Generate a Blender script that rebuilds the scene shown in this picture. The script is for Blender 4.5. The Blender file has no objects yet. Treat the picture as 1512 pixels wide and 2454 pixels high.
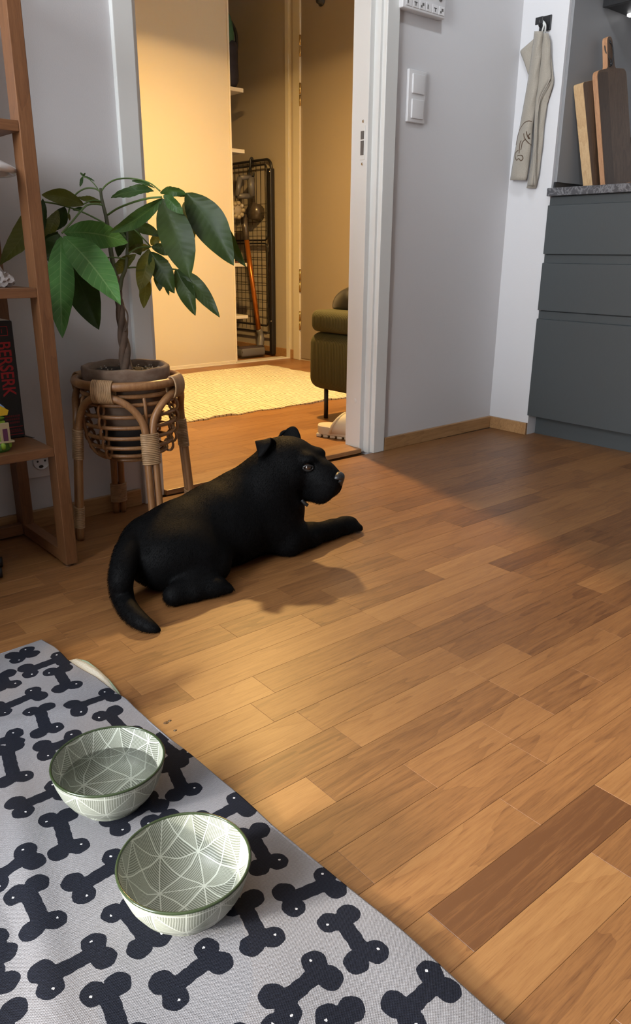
import bpy, bmesh, math, random
import numpy as np
from mathutils import Vector, Matrix
random.seed(7); np.random.seed(7)
S = bpy.context.scene; COL = S.collection
PI = math.pi

# ------------------------------------------------------------------ camera
CAM = np.array([-2.5741, -1.8777, 0.6828])
YAW, PITCH, ROLL, FPX, W, H = 0.7129, -0.3306, 0.0076, 1814.77, 1512, 2454
def cam_axes():
    cy, sy, cp, sp = math.cos(YAW), math.sin(YAW), math.cos(PITCH), math.sin(PITCH)
    fw = np.array([sy*cp, cy*cp, sp]); rt = np.array([cy, -sy, 0]); up = np.cross(rt, fw)
    c, s = math.cos(ROLL), math.sin(ROLL)
    return c*rt+s*up, -s*rt+c*up, fw
RT, UP, FW = cam_axes()
cd = bpy.data.cameras.new('camera'); cam = bpy.data.objects.new('camera', cd); COL.objects.link(cam)
cd.sensor_fit = 'VERTICAL'; cd.sensor_height = 24; cd.lens = FPX/H*24; cd.clip_start = .02
m = Matrix.Identity(4)
for i in range(3):
    m[i][0], m[i][1], m[i][2], m[i][3] = RT[i], UP[i], -FW[i], CAM[i]
cam.matrix_world = m; S.camera = cam
# measuring helpers: where the sight line of a photo pixel meets a real plane / depth
def ray(u, v): return RT*((u-W/2)/FPX) - UP*((v-H/2)/FPX) + FW
def at_z(u, v, z=0.): r = ray(u, v); return CAM + r*((z-CAM[2])/r[2])
def at_y(u, v, y=0.): r = ray(u, v); return CAM + r*((y-CAM[1])/r[1])
def at_x(u, v, x=0.): r = ray(u, v); return CAM + r*((x-CAM[0])/r[0])
def at_d(u, v, d): return CAM + ray(u, v)*d

# ------------------------------------------------------------------ light
S.view_settings.view_transform = 'Standard'; S.view_settings.look = 'None'
S.view_settings.exposure = 0.0; S.view_settings.gamma = 1.0; S.view_settings.use_curve_mapping = False
S.cycles.use_denoising = True
S.cycles.max_bounces = 10; S.cycles.diffuse_bounces = 6
wd = bpy.data.worlds.new('sky'); S.world = wd; wd.use_nodes = True
bg = wd.node_tree.nodes['Background']; bg.inputs['Color'].default_value = (.90, .95, 1.0, 1); bg.inputs['Strength'].default_value = 25
# hazy low sun through the balcony window on the left
sd = bpy.data.lights.new('sun', 'SUN'); sd.energy = 8.5; sd.angle = math.radians(7); sd.color = (1.0, .93, .82)
sun = bpy.data.objects.new('sun', sd); COL.objects.link(sun)
sel, saz = math.radians(16), math.radians(-12)
sdir = Vector((math.cos(sel)*math.cos(saz), math.cos(sel)*math.sin(saz), -math.sin(sel)))
sun.rotation_euler = sdir.to_track_quat('-Z', 'Y').to_euler()
# window opening (sky portal helps sampling only)
WX, WY0, WY1, WZ0, WZ1 = -4.3, -1.8, -0.38, 0.12, 2.25
pd = bpy.data.lights.new('window_sky', 'AREA'); pd.shape = 'RECTANGLE'; pd.size = WY1-WY0; pd.size_y = WZ1-WZ0
pd.cycles.is_portal = True
po = bpy.data.objects.new('window_sky', pd); COL.objects.link(po)
po.location = (WX+.01, (WY0+WY1)/2, (WZ0+WZ1)/2); po.rotation_euler = (PI/2, 0, -PI/2)
# warm hall pendant lamp
ld = bpy.data.lights.new('hall_lamp_light', 'AREA'); ld.shape = 'DISK'; ld.size = .12; ld.energy = 64; ld.color = (1.0, .60, .20)
lo = bpy.data.objects.new('hall_lamp_light', ld); COL.objects.link(lo); lo.location = (-.48, 1.02, 1.865)
# added cool spotlight, unseen, brightens the wall at the kitchen corner
kd = bpy.data.lights.new('added_spot_light', 'SPOT'); kd.energy = 46; kd.color = (.86, .93, 1.0); kd.spot_size = math.radians(72); kd.spot_blend = .9; kd.shadow_soft_size = .06
ko = bpy.data.objects.new('added_spot_light', kd); COL.objects.link(ko); ko.location = (-1.05, -.85, 2.32)
ko.rotation_euler = (Vector((0, -.08, 1.62))-Vector(ko.location)).to_track_quat('-Z', 'Y').to_euler()

# ------------------------------------------------------------------ material helpers
def mat(name, col=(.5, .5, .5), rough=.5, spec=.5, metal=0., noise=0., nscale=8., bump=0., bscale=200., coat=0., stretch=(1, 1, 1)):
    M = bpy.data.materials.new(name); M.use_nodes = True; nt = M.node_tree; b = nt.nodes['Principled BSDF']
    b.inputs['Base Color'].default_value = (*col, 1); b.inputs['Roughness'].default_value = rough
    b.inputs['Specular IOR Level'].default_value = spec; b.inputs['Metallic'].default_value = metal
    if coat: b.inputs['Coat Weight'].default_value = coat; b.inputs['Coat Roughness'].default_value = .15
    if noise or bump:
        tc = nt.nodes.new('ShaderNodeTexCoord'); mp = nt.nodes.new('ShaderNodeMapping'); mp.inputs['Scale'].default_value = stretch
        nt.links.new(tc.outputs['Object'], mp.inputs['Vector'])
    if noise:
        n = nt.nodes.new('ShaderNodeTexNoise'); n.inputs['Scale'].default_value = nscale; n.inputs['Detail'].default_value = 6
        nt.links.new(mp.outputs[0], n.inputs['Vector'])
        r = nt.nodes.new('ShaderNodeMapRange'); r.inputs[1].default_value = .25; r.inputs[2].default_value = .75
        r.inputs[3].default_value = 1-noise; r.inputs[4].default_value = 1+noise
        nt.links.new(n.outputs['Fac'], r.inputs[0])
        mx = nt.nodes.new('ShaderNodeMix'); mx.data_type = 'RGBA'; mx.blend_type = 'MULTIPLY'; mx.inputs[0].default_value = 1
        mx.inputs[6].default_value = (*col, 1); nt.links.new(r.outputs[0], mx.inputs[7]); nt.links.new(mx.outputs[2], b.inputs['Base Color'])
    if bump:
        n2 = nt.nodes.new('ShaderNodeTexNoise'); n2.inputs['Scale'].default_value = bscale; n2.inputs['Detail'].default_value = 3
        nt.links.new(mp.outputs[0], n2.inputs['Vector'])
        bp = nt.nodes.new('ShaderNodeBump'); bp.inputs['Strength'].default_value = bump; bp.inputs['Distance'].default_value = .002
        nt.links.new(n2.outputs['Fac'], bp.inputs['Height']); nt.links.new(bp.outputs[0], b.inputs['Normal'])
    return M

class NT:
    """tiny node-graph helper"""
    def __init__(s, M): s.nt = M.node_tree; s.b = s.nt.nodes['Principled BSDF']
    def n(s, t, **k):
        x = s.nt.nodes.new(t)
        for a, v in k.items(): setattr(x, a, v)
        return x
    def put(s, sock, v):
        if hasattr(v, 'is_output'): s.nt.links.new(v, sock)
        else: sock.default_value = v
    def math(s, op, a, b=0., c=0.):
        x = s.n('ShaderNodeMath', operation=op)
        for i, v in enumerate((a, b, c)): s.put(x.inputs[i], v)
        return x.outputs[0]
    def mix(s, f, a, b, blend='MIX'):
        x = s.n('ShaderNodeMix', data_type='RGBA', blend_type=blend)
        s.put(x.inputs[0], f); s.put(x.inputs[6], a); s.put(x.inputs[7], b); return x.outputs[2]
    def ramp(s, f, lo, hi, a=0., b=1.):
        x = s.n('ShaderNodeMapRange'); s.put(x.inputs[0], f)
        for i, v in enumerate((lo, hi, a, b)): x.inputs[i+1].default_value = v
        return x.outputs[0]
    def coords(s, scale=(1, 1, 1), rot=(0, 0, 0), kind='Object'):
        tc = s.n('ShaderNodeTexCoord'); mp = s.n('ShaderNodeMapping'); mp.inputs['Scale'].default_value = scale; mp.inputs['Rotation'].default_value = rot
        s.nt.links.new(tc.outputs[kind], mp.inputs[0]); return mp.outputs[0]
    def noise(s, vec, scale, detail=4, rough=.5, dist=0.):
        x = s.n('ShaderNodeTexNoise'); s.put(x.inputs['Vector'], vec); x.inputs['Scale'].default_value = scale
        x.inputs['Detail'].default_value = detail; x.inputs['Roughness'].default_value = rough; x.inputs['Distortion'].default_value = dist
        return x.outputs['Fac']
    def bump(s, h, strength=.3, dist=.001):
        x = s.n('ShaderNodeBump'); x.inputs['Strength'].default_value = strength; x.inputs['Distance'].default_value = dist
        s.put(x.inputs['Height'], h); s.nt.links.new(x.outputs[0], s.b.inputs['Normal'])

def wood(name, dark, mid, light, rough=.35, axis=0, gscale=1., coat=0., bump=.06, tone_attr=False, ring=.6):
    """wood with long grain along one axis; per-piece tone through an object property"""
    M = bpy.data.materials.new(name); M.use_nodes = True; g = NT(M)
    sc = [26*gscale]*3; sc[axis] = 1.6*gscale
    tc = g.n('ShaderNodeTexCoord'); off = g.n('ShaderNodeVectorMath', operation='ADD'); g.nt.links.new(tc.outputs['Object'], off.inputs[0])
    oi = g.n('ShaderNodeObjectInfo'); cmb = g.n('ShaderNodeCombineXYZ')
    r7 = g.math('MULTIPLY', oi.outputs['Random'], 37.0)
    for i in range(3): g.nt.links.new(r7, cmb.inputs[i])
    g.nt.links.new(cmb.outputs[0], off.inputs[1])
    mp = g.n('ShaderNodeMapping'); mp.inputs['Scale'].default_value = sc; g.nt.links.new(off.outputs[0], mp.inputs[0])
    fine = g.noise(mp.outputs[0], 6.0, 5, .65)
    sc2 = [9*gscale]*3; sc2[axis] = 1.3*gscale
    mp2 = g.n('ShaderNodeMapping'); mp2.inputs['Scale'].default_value = sc2; g.nt.links.new(off.outputs[0], mp2.inputs[0])
    broad = g.noise(mp2.outputs[0], 1.2, 3, .5)
    rings = g.math('FRACT', g.math('MULTIPLY', broad, 9.0))
    rings = g.math('POWER', rings, 2.5)
    if tone_attr:
        at = g.n('ShaderNodeAttribute', attribute_type='OBJECT', attribute_name='tone'); tone = at.outputs['Fac']
    else: tone = 0.5
    t = g.math('ADD', tone, g.math('MULTIPLY', g.math('SUBTRACT', fine, .5), .85))
    t = g.math('ADD', t, g.math('MULTIPLY', g.math('SUBTRACT', broad, .5), .5))
    t = g.math('SUBTRACT', t, g.math('MULTIPLY', rings, .34*ring))
    sc3 = [760*gscale]*3; sc3[axis] = 38*gscale
    mp3 = g.n('ShaderNodeMapping'); mp3.inputs['Scale'].default_value = sc3; g.nt.links.new(off.outputs[0], mp3.inputs[0])
    pores = g.ramp(g.noise(mp3.outputs[0], 1.0, 2, .5), .50, .72)
    t = g.math('SUBTRACT', t, g.math('MULTIPLY', pores, .22))
    cr = g.n('ShaderNodeValToRGB'); cr.color_ramp.elements[0].color = (*dark, 1); cr.color_ramp.elements[1].color = (*light, 1)
    e = cr.color_ramp.elements.new(.5); e.color = (*mid, 1); g.put(cr.inputs[0], t)
    g.nt.links.new(cr.outputs[0], g.b.inputs['Base Color'])
    g.b.inputs['Roughness'].default_value = rough
    if coat: g.b.inputs['Coat Weight'].default_value = coat; g.b.inputs['Coat Roughness'].default_value = .324
    if bump: g.bump(fine, bump, .0006)
    return M

M = {}
M['wall'] = mat('wall_paint', (.55, .545, .555), .65, .3, bump=.12, bscale=260)
M['ceiling'] = mat('ceiling_paint', (.75, .75, .74), .8)
M['trim'] = mat('white_trim_paint', (.66, .67, .655), .38, bump=.03, bscale=60)
M['hallwall'] = mat('hall_wall_paint', (.44, .39, .32), .65, .3, bump=.1, bscale=260)
M['floor'] = wood('oak_parquet', (.108, .041, .012), (.234, .104, .033), (.335, .170, .058), .46, 0, 1.0, coat=.16, tone_attr=True)
M['floorbase'] = wood('oak_under', (.185, .078, .022), (.32, .16, .055), (.46, .26, .10), .4, 0)
M['oaktrim'] = wood('oak_trim', (.20, .10, .04), (.36, .20, .085), (.48, .29, .14), .4, 0)
M['shelf'] = wood('shelf_ash', (.095, .038, .015), (.17, .073, .029), (.26, .128, .057), .42, 0, 1.2)
M['shelfz'] = wood('shelf_ash_upright', (.095, .038, .015), (.17, .073, .029), (.26, .128, .057), .42, 2, 1.2)
M['shelfy'] = wood('shelf_ash_cross', (.095, .038, .015), (.17, .073, .029), (.26, .128, .057), .42, 1, 1.2)
M['cabinet'] = mat('dark_grey_front', (.046, .053, .056), .42, .5, noise=.05, nscale=40, stretch=(1, 20, 1))
M['black'] = mat('black_plastic', (.012, .012, .013), .45)
M['blackmetal'] = mat('black_metal', (.015, .013, .012), .4)
M['white'] = mat('white_plastic', (.60, .595, .60), .25, .5)
M['grey'] = mat('grey_plastic', (.12, .115, .11), .35)
M['chrome'] = mat('steel', (.55, .55, .55), .25, metal=1.)
M['brass'] = mat('brass', (.65, .48, .22), .25, metal=1.)
M['ward'] = mat('wardrobe_panel', (.60, .56, .46), .45, .4)
M['wardedge'] = mat('wardrobe_profile', (.66, .63, .55), .3, .5)
M['entry'] = mat('entry_door_paint', (.27, .23, .185), .42, .4)
M['rattan'] = wood('rattan', (.15, .062, .022), (.29, .14, .055), (.43, .245, .115), .38, 2, 1.0, ring=.2)
M['cane'] = mat('cane_wrap', (.38, .235, .12), .4, noise=.25, nscale=60, bump=.3, bscale=300)
M['soil'] = mat('soil', (.018, .012, .008), .95, noise=.6, nscale=120, bump=1., bscale=150)
M['bark'] = mat('bark', (.085, .052, .034), .8, noise=.35, nscale=40, bump=.6, bscale=90)
M['greenstem'] = mat('green_stem', (.09, .16, .035), .5, noise=.2)

def leafmat(name, base, vein, bs=.4, vm=.6):
    X = bpy.data.materials.new(name); X.use_nodes = True; g = NT(X)
    uv = g.n('ShaderNodeUVMap'); sp = g.n('ShaderNodeSeparateXYZ'); g.nt.links.new(uv.outputs[0], sp.inputs[0])
    u, v = sp.outputs[0], sp.outputs[1]
    a = g.math('ABSOLUTE', g.math('SUBTRACT', v, .5))
    ph = g.math('FRACT', g.math('SUBTRACT', g.math('MULTIPLY', u, 13.), g.math('MULTIPLY', a, 3.2)))
    side = g.math('MULTIPLY', g.math('LESS_THAN', ph, .10), .55)
    midv = g.math('LESS_THAN', a, .022)
    vv = g.math('MAXIMUM', side, midv)
    n = g.noise(g.coords(), 22, 3)
    c = g.mix(g.ramp(n, .35, .7), (*base, 1), (*[min(1, x*1.5) for x in base], 1))
    g.nt.links.new(g.mix(g.math('MULTIPLY', vv, vm), c, (*vein, 1)), g.b.inputs['Base Color'])
    g.b.inputs['Roughness'].default_value = .42; g.b.inputs['Specular IOR Level'].default_value = .2
    g.b.inputs['Subsurface Weight'].default_value = 0
    tr = g.n('ShaderNodeBsdfTranslucent'); tr.inputs[0].default_value = (*[x*2.2 for x in base], 1)
    ms = g.n('ShaderNodeMixShader'); ms.inputs[0].default_value = .22
    out = g.nt.nodes['Material Output']; g.nt.links.new(g.b.outputs[0], ms.inputs[1]); g.nt.links.new(tr.outputs[0], ms.inputs[2]); g.nt.links.new(ms.outputs[0], out.inputs[0])
    h = g.math('ABSOLUTE', g.math('SUBTRACT', ph, .5))
    g.bump(h, bs, .0016)
    return X
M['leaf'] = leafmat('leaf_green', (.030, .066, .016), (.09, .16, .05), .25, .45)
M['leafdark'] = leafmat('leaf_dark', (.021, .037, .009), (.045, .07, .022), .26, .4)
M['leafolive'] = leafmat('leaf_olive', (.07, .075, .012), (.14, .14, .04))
M['leaflit'] = leafmat('leaf_lit', (.050, .130, .032), (.19, .30, .11), .6)  # window light on the front leaves is put into this lighter green

def potmat():
    X = mat('terracotta_weathered', (.25, .17, .125), .85); g = NT(X)
    n = g.noise(g.coords((1, 1, 1.6)), 16, 6, .6); n2 = g.noise(g.coords(), 120, 3)
    c = g.mix(g.ramp(n, .35, .68), (.115, .066, .042, 1), (.225, .16, .115, 1))
    g.nt.links.new(c, g.b.inputs['Base Color']); g.bump(n2, .35, .001); return X
M['pot'] = potmat()
def stonemat():
    X = mat('dark_marble_laminate', (.09, .09, .095), .3); g = NT(X)
    n = g.noise(g.coords((1, 1, 1)), 34, 8, .65, .9); v = g.math('ABSOLUTE', g.math('SUBTRACT', n, .5))
    c = g.mix(g.ramp(v, 0., .055), (.17, .17, .18, 1), (.055, .055, .06, 1)); g.nt.links.new(c, g.b.inputs['Base Color']); return X
M['stone'] = stonemat()

# ------------------------------------------------------------------ mesh helpers
class MB:
    def __init__(s): s.v = []; s.f = []; s.sm = []; s.uv = None
    def add(s, vs, fs, smooth=False):
        o = len(s.v); s.v += [tuple(map(float, p)) for p in vs]; s.f += [tuple(i+o for i in q) for q in fs]; s.sm += [smooth]*len(fs); return s
    def box(s, x0, x1, y0, y1, z0, z1, bev=0., rot=None, seg=2):
        bm = bmesh.new(); bmesh.ops.create_cube(bm, size=1)
        for v in bm.verts:
            v.co = Vector(((x0+x1)/2+v.co.x*(x1-x0), (y0+y1)/2+v.co.y*(y1-y0), (z0+z1)/2+v.co.z*(z1-z0)))
        if bev: bmesh.ops.bevel(bm, geom=bm.edges[:], offset=bev, segments=seg, profile=.5, affect='EDGES')
        if rot is not None:
            for v in bm.verts: v.co = rot @ v.co
        s.bm(bm, bool(bev) and seg > 2); return s
    def bm(s, bm, smooth=False):
        bm.verts.index_update(); s.add([v.co[:] for v in bm.verts], [[v.index for v in f.verts] for f in bm.faces], smooth); bm.free(); return s
    def tube(s, pts, r, n=10, closed=False, cap=True, smooth=True):
        P = [Vector(map(float, p)) for p in pts]; k = len(P); rr = r if hasattr(r, '__len__') else [r]*k
        T = []
        for i in range(k):
            a = P[(i-1) % k] if (closed or i > 0) else P[i]; b = P[(i+1) % k] if (closed or i < k-1) else P[i]
            t = (b-a); T.append(t.normalized() if t.length > 1e-9 else Vector((0, 0, 1)))
        ref = Vector((0, 0, 1)) if abs(T[0].z) < .9 else Vector((1, 0, 0))
        U = (ref - T[0]*ref.dot(T[0])).normalized(); vs = []
        for i in range(k):
            U = (U - T[i]*U.dot(T[i]));  U = U.normalized() if U.length > 1e-6 else T[i].orthogonal().normalized()
            V = T[i].cross(U)
            for j in range(n):
                a = 2*PI*j/n; vs.append(P[i] + (U*math.cos(a)+V*math.sin(a))*rr[i])
        fs = []
        for i in range(k if closed else k-1):
            a, b = i*n, ((i+1) % k)*n
            for j in range(n): fs.append((a+j, a+(j+1) % n, b+(j+1) % n, b+j))
        if cap and not closed: fs += [tuple(reversed(range(n))), tuple(range((k-1)*n, k*n))]
        return s.add(vs, fs, smooth)
    def lathe(s, prof, c=(0, 0, 0), n=48, smooth=True, closed=False, cap=True):
        vs = []; fs = []; k = len(prof)
        for r, z in prof:
            for j in range(n): a = 2*PI*j/n; vs.append((c[0]+r*math.cos(a), c[1]+r*math.sin(a), c[2]+z))
        for i in range(k-1 if not closed else k):
            a, b = i*n, ((i+1) % k)*n
            for j in range(n): fs.append((a+j, a+(j+1) % n, b+(j+1) % n, b+j))
        if not closed and cap:
            if prof[0][0] > 1e-6: fs.append(tuple(reversed(range(n))))
            if prof[-1][0] > 1e-6: fs.append(tuple(range((k-1)*n, k*n)))
        return s.add(vs, fs, smooth)
    def ell(s, c, r, rot=None, n=16, m_=10):
        vs = []; fs = []
        for i in range(m_+1):
            t = PI*i/m_
            for j in range(n):
                a = 2*PI*j/n; p = Vector((r[0]*math.sin(t)*math.cos(a), r[1]*math.sin(t)*math.sin(a), r[2]*math.cos(t)))
                if rot is not None: p = rot @ p
                vs.append(Vector(c)+p)
        for i in range(m_):
            for j in range(n): fs.append((i*n+j, (i+1)*n+j, (i+1)*n+(j+1) % n, i*n+(j+1) % n))
        return s.add(vs, fs, True)
    def prism(s, poly, o, ux, uy, th):
        """polygon (2-D) in the plane o + a*ux + b*uy, extruded th along the normal"""
        o, ux, uy = Vector(o), Vector(ux), Vector(uy); nn = ux.cross(uy).normalized()*th; k = len(poly)
        a = [o+ux*p[0]+uy*p[1] for p in poly]; b = [p+nn for p in a]
        return s.add(a+b, [tuple(reversed(range(k))), tuple(range(k, 2*k))]+[(i, (i+1) % k, k+(i+1) % k, k+i) for i in range(k)])
    def grid(s, rows, smooth=True, uv=False):
        R, Cn = len(rows), len(rows[0]); fs = []
        for i in range(R-1):
            for j in range(Cn-1): fs.append((i*Cn+j, i*Cn+j+1, (i+1)*Cn+j+1, (i+1)*Cn+j))
        if uv: s.uv = [(i/(R-1), j/(Cn-1)) for i in range(R) for j in range(Cn)]
        return s.add([p for r in rows for p in r], fs, smooth)

WL = {}
def wloc(o): return WL.get(o.name, Vector((0, 0, 0)))
def obj(name, mb, material, parent=None, loc=None, label=None, cat=None, group=None, kind=None, mods=()):
    """links ONE mesh object; vertices are given in world space"""
    base = wloc(parent) if parent is not None else Vector((0, 0, 0))
    o3 = Vector(loc) if loc is not None else base
    me = bpy.data.meshes.new(name)
    me.from_pydata([Vector(v)-o3 for v in mb.v], [], mb.f); me.polygons.foreach_set('use_smooth', mb.sm)
    if mb.uv:
        ul = me.uv_layers.new(name='UVMap')
        idx = np.zeros(len(me.loops), dtype=np.int32); me.loops.foreach_get('vertex_index', idx)
        ul.data.foreach_set('uv', np.array(mb.uv, dtype=np.float32)[idx].ravel())
    me.validate(); me.update()
    if material is not None: me.materials.append(material)
    o = bpy.data.objects.new(name, me); COL.objects.link(o)
    if parent is not None: o.parent = parent
    o.location = o3-base; WL[o.name] = o3
    props(o, label, cat, group, kind); return o
def props(o, label=None, cat=None, group=None, kind=None):
    if label: o['label'] = label
    if cat: o['category'] = cat
    if group: o['group'] = group
    if kind: o['kind'] = kind
def thing(name, label, cat, loc=(0, 0, 0), group=None, kind=None, parent=None):
    o = bpy.data.objects.new(name, None); COL.objects.link(o); o.empty_display_size = .05
    base = wloc(parent) if parent else Vector((0, 0, 0))
    if parent: o.parent = parent
    o.location = Vector(loc)-base; WL[o.name] = Vector(loc); props(o, label, cat, group, kind); return o
def text_obj(name, body, material, parent, origin, ux, uy, size, depth=.0004, width=None, height=None, bold=0.):
    cu = bpy.data.curves.new(name, 'FONT'); cu.body = body; cu.size = size; cu.extrude = depth; cu.align_x = 'CENTER'; cu.align_y = 'CENTER'; cu.offset = bold
    t = bpy.data.objects.new(name, cu); COL.objects.link(t); dg = bpy.context.evaluated_depsgraph_get()
    me = bpy.data.meshes.new_from_object(t.evaluated_get(dg)); bpy.data.objects.remove(t)
    xs = [v.co.x for v in me.vertices]; ys = [v.co.y for v in me.vertices]
    sx = (width/(max(xs)-min(xs))) if width else 1; sy = (height/(max(ys)-min(ys))) if height else 1
    cx, cy_ = (max(xs)+min(xs))/2, (max(ys)+min(ys))/2
    ux, uy, og = Vector(ux), Vector(uy), Vector(origin); nn = ux.cross(uy)
    base = wloc(parent)
    for v in me.vertices: v.co = og + ux*((v.co.x-cx)*sx) + uy*((v.co.y-cy_)*sy) + nn*v.co.z - base
    me.materials.clear(); me.materials.append(material)
    o = bpy.data.objects.new(name, me); COL.objects.link(o); o.parent = parent; WL[o.name] = base; return o
def arc(c, r, a0, a1, n, z=0): return [(c[0]+r*math.cos(a0+(a1-a0)*i/n), c[1]+r*math.sin(a0+(a1-a0)*i/n), z) for i in range(n+1)]
def smooth_path(pts, n=8):
    P = [np.array(p, float) for p in pts]; P = [2*P[0]-P[1]]+P+[2*P[-1]-P[-2]]; out = []
    for i in range(1, len(P)-2):
        for k in range(n):
            t = k/n; a, b, c, d = P[i-1:i+3]
            out.append(.5*((2*b)+(-a+c)*t+(2*a-5*b+4*c-d)*t*t+(-a+3*b-3*c+d)*t**3))
    out.append(P[-2]); return out

# ================================================================== STRUCTURE
XO0, XO1 = -1.537, -.697          # doorway between the frame fronts
HX = .70; HY = 2.18; HL = -2.3     # hall right wall, wardrobe front, hall far left
o = MB(); o.box(-4.3, XO0-.01, 0, .1, -.06, 2.45); o.box(XO1+.01, .66, 0, .1, -.06, 2.45); o.box(XO0-.01, XO1+.01, 0, .1, 2.07, 2.45)
obj('wall_back', o, M['wall'], kind='structure')
PL = -.186
o = MB(); o.box(0, .6, PL, 0, -.06, 2.45)
obj('wall_right', o, M['wall'], kind='structure')
o = MB(); o.box(.6, .66, -6.0, PL, -.06, 2.45)
obj('wall_kitchen', o, M['wall'], kind='structure')
o = MB(); o.box(-4.4, .66, -6.1, -6.0, -.06, 2.45)
obj('wall_front', o, M['wall'], kind='structure')
o = MB(); o.box(-4.4, -4.3, WY1, .1, -.06, 2.45); o.box(-4.4, -4.3, -6.0, WY0, -.06, 2.45); o.box(-4.4, -4.3, WY0, WY1, WZ1, 2.45); o.box(-4.4, -4.3, WY0, WY1, -.06, WZ0)
obj('wall_left', o, M['wall'], kind='structure')
o = MB(); o.box(-4.4, .66, -6.1, .1, 2.45, 2.5)
obj('ceiling', o, M['ceiling'], kind='structure')
# balcony window frame in the left wall (outside the picture, where the daylight comes from)
w1 = thing('window_1', None, None, (WX, WY0, WZ0), kind='structure')
o = MB(); f = .05
o.box(-4.38, -4.30, WY0, WY1, WZ0, WZ0+f); o.box(-4.38, -4.30, WY0, WY1, WZ1-f, WZ1); o.box(-4.38, -4.30, WY0, WY0+f, WZ0, WZ1); o.box(-4.38, -4.30, WY1-f, WY1, WZ0, WZ1); o.box(-4.38, -4.30, -1.12, -1.06, WZ0, WZ1)
obj('window_frame', o, M['trim'], w1)
# hall shell
o = MB(); o.box(HX, HX+.08, .1, 3.0, -.06, 2.4); obj('wall_hall_right', o, M['hallwall'], kind='structure')
o = MB(); o.box(HL-.1, HL, .1, 3.0, -.06, 2.4); obj('wall_hall_left', o, M['hallwall'], kind='structure')
o = MB(); o.box(HL, HX+.08, 2.85, 2.93, -.06, 2.4); obj('wall_hall_back', o, M['hallwall'], kind='structure')
o = MB(); o.box(HL-.1, HX+.08, .1, 3.0, 2.4, 2.45); obj('ceiling', o, M['ceiling'], kind='structure')

# baseboards
def baseboard(name, x0, x1, y0, y1, h=.047):
    o = MB(); o.box(x0, x1, y0, y1, 0, h, .002); obj(name, o, M['oaktrim'], kind='structure')
baseboard('baseboard_back', -4.3, XO0-.075, -.013, 0); baseboard('baseboard_back', -.632, 0, -.013, 0); baseboard('baseboard_right', -.013, 0, PL, -.013)
baseboard('baseboard_hall_right', HX-.012, HX, 2.215, 2.85, .06); baseboard('baseboard_hall_right', HX-.012, HX, 2.135, 2.17, .06)
# painted strip between the two hall baseboards (wardrobe end stop)
o = MB(); o.box(HX-.02, HX, 2.17, 2.2, 0, 2.35); obj('trim_1', o, M['wardedge'], kind='structure')

# door frame: stop, rebate, front edge, casing on each side
df = thing('trim_2', None, None, (-1.1, 0, 0), kind='structure')
o = MB(); o.box(-.718, -.66, .03, .105, 0, 2.06, .0012); obj('frame_stop', o, M['trim'], df)
o = MB(); o.box(-.699, -.66, .004, .031, 0, 2.075, .001); obj('frame_rebate', o, M['trim'], df)
o = MB(); o.box(-.690, -.636, -.014, .006, 0, 2.14, .0025); obj('casing', o, M['trim'], df)
o = MB(); o.box(-.730, -.688, .0045, .0295, 0, .006); 
o = MB(); o.box(XO0-.06, XO0+.021, .03, .105, 0, 2.06, .0012); obj('frame_stop', o, M['trim'], df)
o = MB(); o.box(XO0-.06, XO0, .004, .031, 0, 2.075, .001); obj('frame_rebate', o, M['trim'], df)
o = MB(); o.box(XO0-.064, XO0-.010, -.014, .006, 0, 2.14, .0025); obj('casing', o, M['trim'], df)
o = MB(); o.box(XO0-.064, -.636, -.0135, .006, 2.08, 2.139, .0025); obj('casing', o, M['trim'], df)
o = MB(); o.box(XO0-.05, -.66, .03, .105, 2.045, 2.10, .001); obj('frame_stop', o, M['trim'], df)
# strike plate in the jamb
zc = at_x(850, 345, -.718)[2]; yc = .052
o = MB(); o.box(-.7195, -.7165, yc-.011, yc+.011, zc-.05, zc+.05, .0008)
sp = obj('strike_plate', o, M['trim'], df)
o = MB(); o.box(-.7205, -.719, yc-.007, yc+.008, zc-.036, zc+.006, .0004); o.box(-.7205, -.719, yc-.007, yc+.008, zc+.010, zc+.034, .0004)
obj('latch_hole', o, M['grey'], sp)
for k, dz in enumerate((-.062, .062)):
    o = MB(); o.ell((-.7185, yc, zc+dz), (.0015, .0045, .0045)); obj('screw', o, M['chrome'], sp)
o = MB(); o.ell((-.718, .06, at_x(848, 960, -.718)[2]), (.002, .009, .009)); obj('cover_cap', o, M['trim'], df)
# threshold board: hall side sits a little higher
o = MB(); o.box(XO0+.0215, -.7185, .018, .11, 0, .0165, .0025); obj('trim_3', o, M['oaktrim'], kind='structure')

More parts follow.
